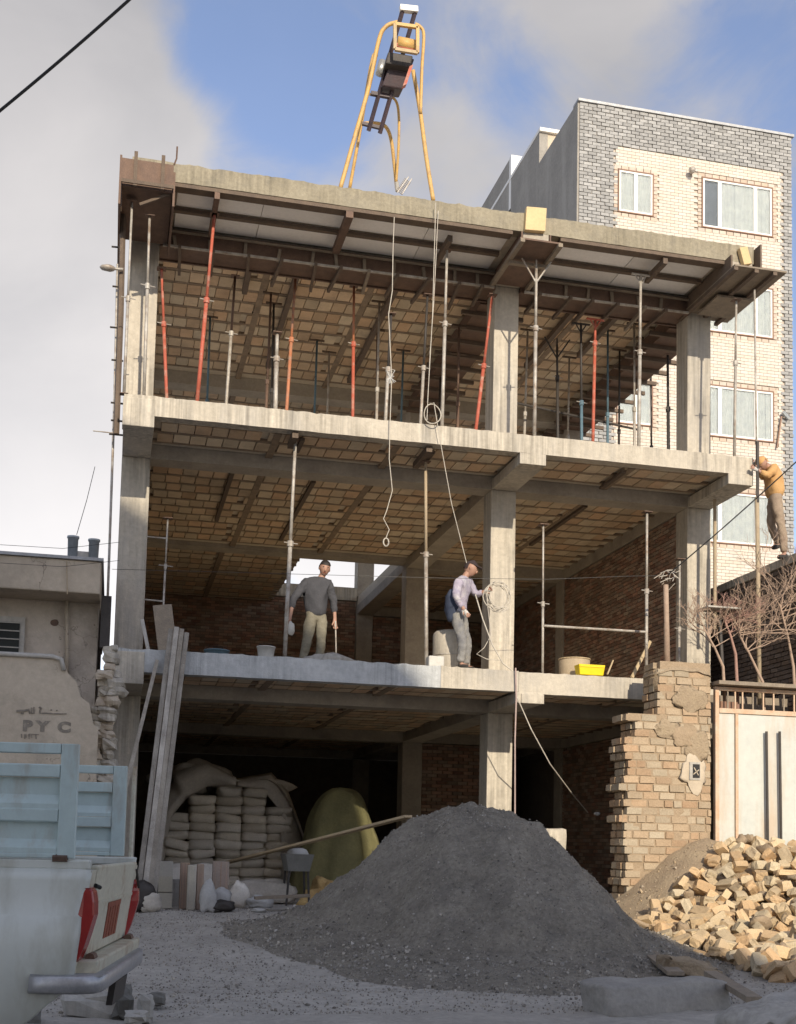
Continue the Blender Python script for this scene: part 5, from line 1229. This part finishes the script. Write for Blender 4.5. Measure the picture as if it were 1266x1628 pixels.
q = MB(); q.blob(U(305, 1236, Y=YS+.4), (.62, .6, .28), 30, 16, .6, 4); q.blob(U(412, 1250, Y=YS+.4), (.5, .5, .18), 24, 12, .5, 8); tag(q.build('tarpaulin_bundle', M_tarp, None, True), 'bunched tarpaulin lying on top of the cement sacks', 'tarpaulin')
# olive tarp heap
yg = 4.0; c0 = U(545, 1400, Y=yg); pk = U(545, 1253, Y=yg); q = MB(); vs_ = []; n_ = 36
H_ = pk.z-GF
for j in range(15):
    f = j/14
    for i in range(n_):
        a = 2*pi*i/n_; rad_ = (.72*(f**.58)+.05*f)*(1+.13*f*sin(a*5+1+f*2)+.09*f*sin(a*11+3*f))*(1+.12*noise.noise(Vector((cos(a)*2, sin(a)*2, f*3)))); vs_.append((pk.x+rad_*cos(a)*1.05, yg+.2+rad_*sin(a)*.9, GF+H_*(1-f**1.9)+.02*sin(a*3+f*9)))
q.add(vs_, [(j*n_+i, j*n_+(i+1) % n_, (j+1)*n_+(i+1) % n_, (j+1)*n_+i) for j in range(14) for i in range(n_)]+[tuple(range(n_))])
tag(q.build('olive_tarpaulin', M_gtarp, None, True), 'olive green tarpaulin covering a rounded heap on the ground floor', 'tarpaulin')
p = U(522, 1392, Y=1.2); q = MB(); q.blob((p.x, 1.2, GF+.1), (.36, .3, .26), 24, 14, .9, 5); q.blob((p.x+.2, 1.05, GF+.05), (.22, .2, .16), 18, 10, .9, 7)
tag(q.build('straw_heap', M_straw, None, True), 'sunlit heap of yellow insulation beside the sand pile', 'insulation')
# long pale plank from the stores to the sand pile
a, b_ = U(352, 1374, Y=2.2), U(650, 1298, Y=-1.6); tag(MB().beam(a, b_, .13, .035, (0, 0, 1)).build('plank', M_wood, None, False, .004), 'long pale plank running up onto the sand pile', 'plank')
# tub on legs
p = U(472, 1400, Y=.9); t = thing('mixing_trough', (p.x, .9, GF), 'grey steel tub on legs holding a white bag near the sand pile', 'trough'); x, y = p.x, .9; zt_ = U(470, 1358, Y=.9).z; zb_ = U(470, 1384, Y=.9).z
q = MB(); q.add([(x-.15, y-.2, zb_), (x+.15, y-.2, zb_), (x+.15, y+.3, zb_), (x-.15, y+.3, zb_), (x-.2, y-.28, zt_), (x+.2, y-.28, zt_), (x+.2, y+.38, zt_), (x-.2, y+.38, zt_)], [(0, 1, 2, 3), (0, 4, 5, 1), (1, 5, 6, 2), (2, 6, 7, 3), (3, 7, 4, 0)]); o = q.build('tub', M_gunmetal, t); m = o.modifiers.new('s', 'SOLIDIFY'); m.thickness = .012
for sx in (-.14, .14):
    for sy in (-.16, .26): MB().beam((x+sx, y+sy, zb_), (x+sx*1.2, y+sy, GF), .03, .03, (0, 1, 0)).build('leg', M_darksteel, t)
tag(MB().blob((x, y, zt_), (.17, .2, .09), 14, 8, .3, 3).build('white_bag', M_white, None, True), 'white bag lying in the steel tub', 'bag')
# tied pale boxes
yb = -.35; a = U(261, 1420, Y=yb); sc_ = 2013/PJ(a)[2]
for k, (v0, v1) in enumerate(((1420, 1396), (1395, 1370), (1369, 1345))):
    p0, p1 = U(246+k*.8, v0, Y=yb), U(275+k*.8, v1, Y=yb); g0 = gz(0, yb)
    z0 = g0+k*(p1.z-p0.z+.004); z1 = z0+(p1.z-p0.z)
    t = thing('tile_box', ((p0.x+p1.x)/2, yb, z0), ('lowest', 'middle', 'topmost')[k]+' of the three pale boxes stacked by the truck', 'box', 'pale boxes stacked by the truck')
    MB().box(p0.x, p1.x, yb, yb+.25, z0, z1-.002).build('carton', M_box, t, bevel=.006)
    MB().box(p0.x+.03, p0.x+.045, yb-.003, yb+.253, z0+.002, z1).build('strap', M_black, t)
rr = random.Random(31)
for k, (u0, u1, v0, v1, m, lab, Y) in enumerate(((286, 302, 1372, 1410, M_terra, 'narrow terracotta box left in the small group of leaning tiles', -.2), (297, 312, 1376, 1432, M_box, 'pale tile leaning in front of the terracotta boxes', -.5), (312, 325, 1374, 1425, M_terra, 'pale brown tile standing beside the white sack', -.4), (338, 365, 1370, 1397, M_terra, 'pinkish bundle of ribbed clay tiles', .1), (268, 290, 1398, 1415, M_concgrey, 'low grey block behind the tall boxes', .2))):
    p0, p1 = U(u0, v1, Y=Y), U(u1, v0, Y=Y); t = thing('clay_tile', ((p0.x+p1.x)/2, Y, gz(0, Y)), lab, 'tile')
    MB().box(p0.x, p1.x, Y, Y+.1, gz(0, Y)-.01, p1.z).build('tile_body', m, t, bevel=.005)
    n_ = 3
    for i in range(n_): xx = p0.x+(p1.x-p0.x)*(i+.5)/n_; MB().box(xx-.006, xx+.006, Y-.006, Y, gz(0, Y), p1.z-.01).build('rib', m, t)
def bag(u, v, w, h, Y, m, lab, seed, tall=False, cat='bag'):
    p = U(u, v, Y=Y); g = gz(0, Y); k = PJ(p)[2]/2013; W_, H__ = w*k/2, h*k
    q = MB(); q.blob((p.x, Y, g+H__/2), (W_, .12, H__/2), 16, 12, .35, seed, .75)
    if tall:
        for vv in q.v:
            f = max(0, (vv.z-g-H__*.55)/(H__*.45)); vv.x = p.x+(vv.x-p.x)*(1-.55*f); 
    tag(q.build('bag', m, None, True), lab, cat)
bag(380, 1415, 34, 42, -.1, M_sack, 'full tied sack standing right of the clay tiles', 1, True)
bag(415, 1417, 42, 20, -.2, M_white, 'flat white bag lying near the steel tub', 2)
bag(330, 1444, 28, 50, -.9, M_white, 'upright white bag in front of the clay tiles', 3, True)
bag(350, 1415, 34, 34, -.6, M_white, 'crumpled white bag behind the upright one', 4)
bag(356, 1445, 36, 18, -.9, M_darksteel, 'crumpled black bag on the ground by the white bag', 5)
bag(412, 1437, 22, 6, -1.0, M_white, 'scrap of white paper lying on the dusty ground', 6, False, 'paper')
bag(240, 1445, 32, 30, -1.2, M_tarp, 'dark grey cloth heap behind the tailgate', 7, False, 'cloth')
bag(222, 1395, 44, 50, -1.15, M_darksteel, 'dark crumpled sheet at the foot of the leaning planks', 8, False, 'sheet')
bag(440, 1380, 40, 26, 1.6, M_gtarp, 'crumpled green and white sacking above the long plank', 9, False, 'sacking')
bag(300, 1400, 110, 60, 1.5, M_sack, 'dusty loose sacks lying in front of the cement stack', 11, False, 'sacks')
bag(420, 1412, 100, 40, 1.2, M_tarp, 'dark folded sheets under the long plank', 12, False, 'sheet')
a, b_ = U(405, 1428, Y=-.8), U(492, 1424, Y=-.8); tag(MB().beam(a, b_, .2, .04).build('plank', M_timber, None, False, .004), 'short dark plank lying flat before the sand pile', 'plank')
# pale concrete stub
a, b_ = U(848, 1372, Y=.2), U(902, 1318, Y=.2); tag(rough_box(MB(), ((a.x-.3+b_.x)/2, .4, (GF-.1+b_.z)/2), ((b_.x-a.x+.3)/2, 0, 0), (0, .2, 0), (0, 0, (b_.z-GF+.1)/2), 12, .02, .05).build('concrete_block', M_conc, None, True), 'pale concrete block behind the right shoulder of the sand pile', 'block')

# ------------------------------------------------------------------ rubble
def rub_h(x, y):
    # mound rising to the right, against the gate
    e = ss(6.9, 10.2, x+.10*(y+3)); f = ss(-7.6, -4.6, y)
    return .05+1.08*e*(.35+.65*ss(-6.6, -1.6, y))*f
def soilz(x, y): return terr(x, y)+.62*math.exp(-((x-8.2)/1.0)**2-((y+.9)/1.1)**2)+rub_h(x, y)*.8*ss(6.2, 7.0, x)-.06*(1-ss(6.2, 7.4, x))-.15*ss(-5.6, -7.0, y)*0
grid(rng(6.0, 14, .1), rng(-7.6, -1.02, .1), lambda x, y: soilz(x, y)+noise.noise(Vector((x*5, y*5, 2)))*.03, 'rubble_soil', M_soil)
rm = []
for i in range(8):
    q = MB(); rr = random.Random(i+40); n_ = 4
    idx = {}
    for a in range(n_+1):
        for b_ in range(n_+1):
            for c_ in range(n_+1):
                if {a, b_, c_} & {0, n_}:
                    p = Vector((a/n_-.5, b_/n_-.5, c_/n_-.5)); sph = p.normalized()*.62; k_ = sum(abs(w) > .49 for w in p)
                    p = p.lerp(sph, (.05, .05, .17, .30)[k_]); p += noise.noise_vector(p*2.2+Vector((i*7, 0, 0)))*.10; idx[a, b_, c_] = len(q.v); q.v.append(p)
    for ax in range(3):
        for sd in (0, n_):
            for a in range(n_):
                for b_ in range(n_):
                    def key(a_, b2):
                        k3 = [0, 0, 0]; k3[ax] = sd; k3[(ax+1) % 3] = a_; k3[(ax+2) % 3] = b2; return idx[tuple(k3)]
                    f = (key(a, b_), key(a+1, b_), key(a+1, b_+1), key(a, b_+1)); q.f.append(f if sd else f[::-1])
    rm.append(q.mesh('rubble_brick', M_rubble, None, False))
lm = []
for i in range(3):
    q = MB(); q.blob((0, 0, 0), (.5, .5, .5), 10, 7, .6, i+50, .8); lm.append(q.mesh('mortar_lump', M_adobem, None, True))
rr = random.Random(77); cnt = 0; tries = 0; placed = []
while cnt < 298 and tries < 9000:
    tries += 1; layer = 0 if cnt < 150 else 1
    x, y = rr.uniform(6.6, 10.6), rr.uniform(-6.6, -1.25)
    z = soilz(x, y); u, v, _ = PJ((x, y, z+.1))
    if not (1015 < u < 1290 and 1335 < v < 1625): continue
    bnd = 1000+max(0, (1480-v))*.95 if v < 1480 else 1000+(v-1480)*1.25
    if u < bnd+12: continue
    mind = .185
    if any((x-a)**2+(y-b)**2 < mind**2 and l == layer for a, b, l in placed): continue
    placed.append((x, y, layer))
    lump = cnt % 11 == 5
    o = bpy.data.objects.new('mortar_lump' if lump else 'brick', lm[rr.randrange(3)] if lump else rm[rr.randrange(8)]); C.objects.link(o)
    half = rr.random() < .55; L_ = rr.uniform(.13, .21) if half else rr.uniform(.23, .31)
    o.scale = (L_, rr.uniform(.13, .165), rr.choice((.08, .10, .13))); o.rotation_euler = (rr.gauss(0, .55), rr.gauss(0, .5), rr.uniform(0, 6.28))
    o.location = (x, y, z+.035+layer*.09)
    if lump: o.scale = [q_*rr.uniform(.8, 1.5) for q_ in o.scale]; tag(o, 'pale rounded lump of old mortar among the loose bricks', 'mortar lump', 'mortar lumps of the rubble heap')
    else: tag(o, 'broken tan brick lying in the sunlit rubble heap before the gate', 'brick', 'loose bricks of the rubble heap')
    cnt += 1
q = MB(); rg2 = random.Random(6)
for _ in range(5200):
    x, y = rg2.uniform(6.2, 11), rg2.uniform(-7.4, -1.15); s = rg2.choice((.01, .014, .02)) if rg2.random() < .9 else rg2.uniform(.025, .05)
    z = soilz(x, y)
    if z < terr(x, y)+.0: continue
    stone(q, Vector((x, y, z+s*.4)), s)
tag(q.build('brick_fines', M_fines, None), 'small broken bits of brick and mortar between the rubble bricks', 'rubble', kind='stuff')
a, b_ = U(1028, 1512, Z=.55), U(1075, 1548, Z=.50); tag(MB().beam(a, b_, .16, .04).build('plank', M_timber, None, False, .003), 'short plank half buried at the left foot of the rubble', 'plank')
a, b_ = U(1130, 1548, Z=.55), U(1200, 1590, Z=.5); tag(MB().beam(a, b_, .12, .05).build('plank', M_timber, None, False, .003), 'dark plank lying along the lower edge of the rubble', 'plank')
c0 = U(1095, 1540, Z=.5); tag(rough_box(MB(), c0, (.28, 0, -.04), (0, .18, 0), (0, 0, .08), 12, .06, .3, 2).build('rock', M_soil, None, True), 'flat tan rock between the two rubble planks', 'rock')
c0 = U(1250, 1612, Z=.55); tag(rough_box(MB(), c0, (.42, .1, .1), (-.05, .28, 0), (.02, 0, .10), 12, .07, .2, 4).build('rock', M_concgrey, None, True), 'grey slanted rock slab in the bottom right corner', 'rock')
# kerb block
a, b_ = U(968, 1600, Z=.42), U(1165, 1590, Z=.42); q = MB(); d = (b_-a); d.z = 0; n_ = Vector((-d.y, d.x, 0)).normalized()
rough_box(q, (a+b_)/2+n_*.2+Vector((0, 0, .02)), d/2, n_*.2, Vector((0, 0, .14))+n_*.05, 14, .035, .10); tag(q.build('kerb_block', mat('kerb_concrete', (.36, .34, .305), (.27, .255, .23), bump=.8, bscale=25), None, True), 'long pale grey concrete kerb block at the foot of the sand pile', 'kerb')  # kerb in a darker, plain grey concrete
# broken ground by the truck
rr = random.Random(5)
for k, (u, v, w, h, lab) in enumerate(((35, 1612, 30, 22, 'a'), (150, 1600, 46, 30, 'b'), (196, 1600, 16, 34, 'c'), (232, 1606, 12, 26, 'd'), (250, 1588, 14, 12, 'e'), (215, 1618, 18, 12, 'f'))):
    z_ = .42; c0 = U(u, v, Z=z_); kk = PJ(c0)[2]/2013
    o = MB().blob(c0, (w*kk, .12, h*kk*.8), 10, 7, .5, k+30, .6).build('concrete_chunk', M_concgrey if k % 2 else M_asph, None)
    tag(o, {'a': 'dark broken lump in the bottom left corner under the truck', 'b': 'wide pale concrete lump below the chrome bumper', 'c': 'tall dark lump right of the wide pale one below the bumper', 'd': 'narrow pale upright lump right of the bumper', 'e': 'small dark lump furthest from the truck bumper', 'f': 'low pale lump at the bottom edge below the bumper'}[lab], 'chunk', 'broken lumps below the bumper')

# ------------------------------------------------------------------ pickup truck
near = U(136, 1470, D=5.55); bdir = dirpx(482, 1347); bdir.z = 0; bdir.normalize(); adir = Vector((-bdir.y, bdir.x, 0)); 
if adir.x > 0: adir = -adir
TO = Vector((near.x, near.y, 0)); GT = .33
T = thing('pickup_truck', (TO.x, TO.y, GT), 'pale blue grey pickup truck with high stake sides and beige tailgate', 'pickup truck')
def vz(v): return U(143, v, D=5.55).z
def tp(a, b, z):
    if a < .3 and z < vz(1384)+.06: a += .13*(vz(1400)-z)*(1 if a < .1 else max(0, 1-(a-.1)/.2))      # the tail leans in towards the bumper
    return TO+adir*a+bdir*b+Vector((0, 0, z))
zr = vz(1384); zc = vz(1462); zbt_ = vz(1636)
def tbox(a0, a1, b0, b1, z0, z1, name, m, parent=T, bevel=0):
    return MB().add([tp(a, b, z) for a in (a0, a1) for b in (b0, b1) for z in (z0, z1)], [(0, 2, 3, 1), (4, 5, 7, 6), (0, 1, 5, 4), (2, 6, 7, 3), (0, 4, 6, 2), (1, 3, 7, 5)]).build(name, m, parent, False, bevel)
WT = 1.55
# side panel profile extruded along the truck with a wheel arch
def side(b, sgn):
    q = MB(); prof = [(0, zr), (.012, zr-.05), (.0, zc+.012), (.02, zc), (.025, zc-.12), (.012, zbt_-.0), (-.03, zbt_-.02)]
    as_ = [0.0, .02]+[i*.05 for i in range(1, 47)]; vs_ = []; m_ = len(prof)
    for a in as_:
        arch = 0
        d = abs(a-1.02)
        if d < .44: arch = math.sqrt(max(0, .44**2-d*d))*.92
        for (o_, z) in prof:
            z2 = max(z, GT+.33+arch-.0) if d < .44 else z
            rr_ = -.02 if a == 0 else 0
            if a < .34: z2 = max(z2, zbt_+.20*((.34-a)/.34)**1.6)
            vs_.append(tp(a, b-sgn*(o_+rr_), z2))
    q.add(vs_, [(i*m_+j, i*m_+j+1, (i+1)*m_+j+1, (i+1)*m_+j) for i in range(len(as_)-1) for j in range(m_-1)])
    o = q.build('side_panel', M_truck, T, True); m = o.modifiers.new('s', 'SOLIDIFY'); m.thickness = .02; return o
side(0, 1); side(WT, -1)
tbox(0, 2.3, -.015, .05, zr+.002, zr+.045, 'bed_rail', M_truck, bevel=.008); tbox(0, 2.3, WT-.05, WT+.015, zr+.002, zr+.045, 'bed_rail', M_truck, bevel=.008)
tbox(.05, 2.3, .06, WT-.06, zbt_+.26, zbt_+.3, 'bed_floor', M_darksteel); tbox(2.3, 2.34, 0, WT, zbt_, zr+.3, 'bed_front', M_truck)
q = MB(); q.box(0, 0, 0, 0, 0, 0) if False else None
tbox(.03, 2.3, -.012, .012, zc-.006, zc+.006, 'crease_strip', M_truck, bevel=.003)
# tailgate
tz0 = vz(1545)
tg = tbox(-.02, .02, .13, WT-.1, tz0+.05, zr+.02, 'tailgate', M_tail, bevel=.01)
tbox(-.028, -.021, .18, WT-.15, zr-.16, zr-.145, 'pressed_line', M_tail, tg)
tbox(-.012, .03, .0, .128, tz0-.03, zr+.0, 'corner_post', M_tail)
tbox(-.012, .03, WT-.098, WT, tz0-.03, zr+.0, 'corner_post', M_tail)
tbox(-.10, .02, .05, WT-.05, tz0-.03, tz0+.045, 'sill', M_tail, bevel=.01)
for b0 in (.12, WT-.2): MB().tube([tp(-.05, b0, tz0+.05), tp(-.05, b0+.09, tz0+.05)], .022, 8).build('hinge', M_rust, tg)
MB().tube([tp(-.02, .12, zr-.07), tp(-.035, .16, zr-.08)], .010, 8).build('latch', M_black, tg)
for k in range(5):
    tbox(-.0245, -.0205, .62+k*.085, .62+k*.085+.055, tz0+.10, tz0+.27, 'lettering', M_redpaint, tg)
tbox(-.024, -.0207, .61, 1.03, tz0+.25, tz0+.275, 'lettering', M_redpaint, tg)
tbox(.34, .348, -.004, .012, zbt_+.2, zr-.005, 'panel_seam', M_black)
for k in range(5): MB().blob(tp(.1+k*.13, -.004, zbt_+.30+.03*(k % 2)), (.012, .006, .009), 6, 5).build('rust_spot', M_rust, T)
MB().tube([tp(.46, -.004, zr-.03), tp(.46, -.03, zr-.03), tp(.50, -.03, zr-.04)], .012, 6).build('rope_hook', M_black, T)
MB().tube([tp(.10, -.012, zr+.05), tp(.16, -.012, zr+.05)], .018, 6).build('stake_bracket', M_rust, T)
MB().tube([tp(-.03, WT-.16, zr-.02), tp(-.05, WT-.1, zr-.12), tp(-.02, WT-.06, zr-.03)], .007, 5).build('chain', M_darksteel, T)
# rear lamps: tall curved
def lamp(b, s):
    pts = [(1412, .025), (1418, .008), (1435, -.006), (1455, -.014), (1480, -.006), (1505, .004), (1525, .018), (1535, .04)]
    q = MB(); vs_ = []; n_ = 0
    for v, off in pts:
        z = vz(v); w = .085 if v not in (1412, 1535) else .06
        ring = [(off-.012, 0), (off-.03-.022, .02), (off-.03-.022, w*.9), (off-.012, w+.03), (.05+off*0+.02, w+.03), (.05, 0)]
        ring = [(.04, -.010), (.0+off*.5, -.018), (-.04+off, -.008), (-.046+off, w), (-.015, w+.03), (.04, w+.03)]
        for (a, bb_) in ring: vs_.append(tp(a, b+s*bb_, z))
        n_ += 1
    q.add(vs_, [(i*6+j, i*6+(j+1) % 6, (i+1)*6+(j+1) % 6, (i+1)*6+j) for i in range(n_-1) for j in range(6)]+[tuple(range(6)), tuple(range(6*n_-6, 6*n_))])
    o = q.build('tail_light', M_lamp, T, False, .006)
lamp(0, 1); lamp(WT, -1)
# chrome bumper with wrap-round end
zb0, zb1 = vz(1578), vz(1548)
q = MB(); pts = [(.19, -.05), (.1, -.075), (-.06, -.075), (-.13, -.04), (-.15, .05), (-.15, WT-.22), (-.13, WT-.12), (-.06, WT-.08), (.2, WT-.05)]; vs_ = []
for (a, b) in pts:
    for z in (zb0, zb0+.012, zb1-.012, zb1): e = .0 if z in (zb0+.012, zb1-.012) else .012; vs_.append(tp(a+(e if a < 0 else 0), b+(e if b < 1 else -e), z))
q.add(vs_, [(i*4+j, i*4+j+1, (i+1)*4+j+1, (i+1)*4+j) for i in range(len(pts)-1) for j in range(3)]); o = q.build('bumper', M_chrome, T, True); m = o.modifiers.new('s', 'SOLIDIFY'); m.thickness = .02; m.offset = 1
tbox(-.14, .02, -.04, WT-.14, zb1-.008, zb1-.002, 'bumper_step', M_tin)
tbox(-.13, -.1, .55, .95, zb0-.12, zb0-.01, 'number_plate_holder', M_darksteel)
MB().tube([tp(.1, .5, GT+.25), tp(-.14, .5, GT+.28)], .03, 8).build('exhaust', M_darksteel, T)
# stake sides
zt0 = vz(1182); zt1 = zr+.05
def stake(b, out, a1):
    o_ = []; f = MB()
    def bx(a_0, a_1, z0, z1, d0=-.02, d1=.02): f.ob(tp((a_0+a_1)/2, b+(d0+d1)/2, (z0+z1)/2), adir*(a_1-a_0)/2, bdir*(d1-d0)/2, Vector((0, 0, (z1-z0)/2)))
    A0 = .06; Hh = zt0-zt1
    bx(A0, A0+.075, zt1, zt0); bx(A0+.077, a1, zt0-.045, zt0); bx(A0+.077, a1, zt1, zt1+.02)
    zs2 = [zt1+.02, zt1+.075, zt1+.19, zt1+.245, zt1+.36, zt1+.42]
    p = f.build('stake_panel', M_cage, T, False, .004)
    for (z0, z1) in ((zt1+.16, zt1+.215), (zt1+.355, zt1+.41)):
        g = MB(); g.ob(tp((A0+.077+a1)/2, b, (z0+z1)/2), adir*(a1-A0-.077)/2, bdir*.018, Vector((0, 0, (z1-z0)/2))); g.build('slat', M_cage, p, False, .004)
    for (z0, z1, nm) in ((zt1+.022, zt1+.158, 0), (zt1+.217, zt1+.353, 1)):
        g = MB(); g.add([tp(A0+.077, b-out*.012, z0), tp(a1, b-out*.012, z0), tp(a1, b-out*.012, z0+.02), tp(A0+.077, b-out*.012, z0+.02), tp(a1, b+out*.012, z0+.06), tp(A0+.077, b+out*.012, z0+.06), tp(a1, b+out*.012, z1), tp(A0+.077, b+out*.012, z1)],
               [(0, 1, 2, 3), (3, 2, 4, 5), (5, 4, 6, 7)]); o = g.build('pressed_sheet', M_cage, p); m = o.modifiers.new('s', 'SOLIDIFY'); m.thickness = .004
stake(.0, 1, 2.25); stake(WT, 1, 2.25)
MB().tube([tp(.02, WT, zt1-.12), tp(.02, WT, zt0)], .012, 6).build('corner_tube', M_tail, T)
# cab, wheels (outside the picture to the left)
q = MB(); prof = [(2.4, zbt_), (2.4, zr+.55), (2.6, zr+.62), (3.6, zr+.60), (4.1, zr+.1), (5.0, zr-.05), (5.05, zbt_)]
vs_ = [tp(a, b, z) for b in (.0, WT) for a, z in prof]; n_ = len(prof); q.add(vs_, [tuple(range(n_)), tuple(range(n_, 2*n_))]+[(i, (i+1) % n_, n_+(i+1) % n_, n_+i) for i in range(n_)]); q.build('cab', M_truck, T, False, .04)
MB().ob(tp(3.15, -.012, zr+.33), adir*.38, bdir*.012, Vector((0, 0, .18))).build('cab_window', M_black, T)
for a in (1.02, 4.1):
    for b in (.14, WT-.14):
        w = MB().tube([tp(a, b-.1, GT+.33), tp(a, b+.1, GT+.33)], .33, 28).build('wheel', M_black, T, False, .02)
        MB().tube([tp(a, b-.105, GT+.33), tp(a, b+.105, GT+.33)], .19, 20).build('rim', M_tin, w)

# ------------------------------------------------------------------ across the street, behind the camera: it shades the lower left
YO = -36.0; te, ta = tan(EL), tan(AZ)
def sk_(X, hrel): return (X+ta*(-YO), hrel+(-YO)*te/cos(AZ))
pts = [(-14, 8.6), (-2, 8.3), (.15, 7.45), (2.7, 5.75), (4.45, 4.05), (4.75, 2.6), (5.5, 1.6), (5.9, .3), (6.5, -2.0), (7.3, -2.75), (16, -2.9)]
poly = [sk_(*p) for p in pts]; poly = [(poly[0][0], 0)]+poly+[(poly[-1][0], 0)]
t = thing('opposite_house', (0, YO, 0), 'tall stepped house on the far side of the street behind the viewer', 'building')
MB().prism(poly, 'y', YO-8, YO).build('wall', M_plaster, t)
for k in range(4):
    for j in range(4): MB().box(-10+j*3.4, -8.8+j*3.4, YO+.002, YO+.06, 3+k*3.2, 4.6+k*3.2).build('window', M_black, t)
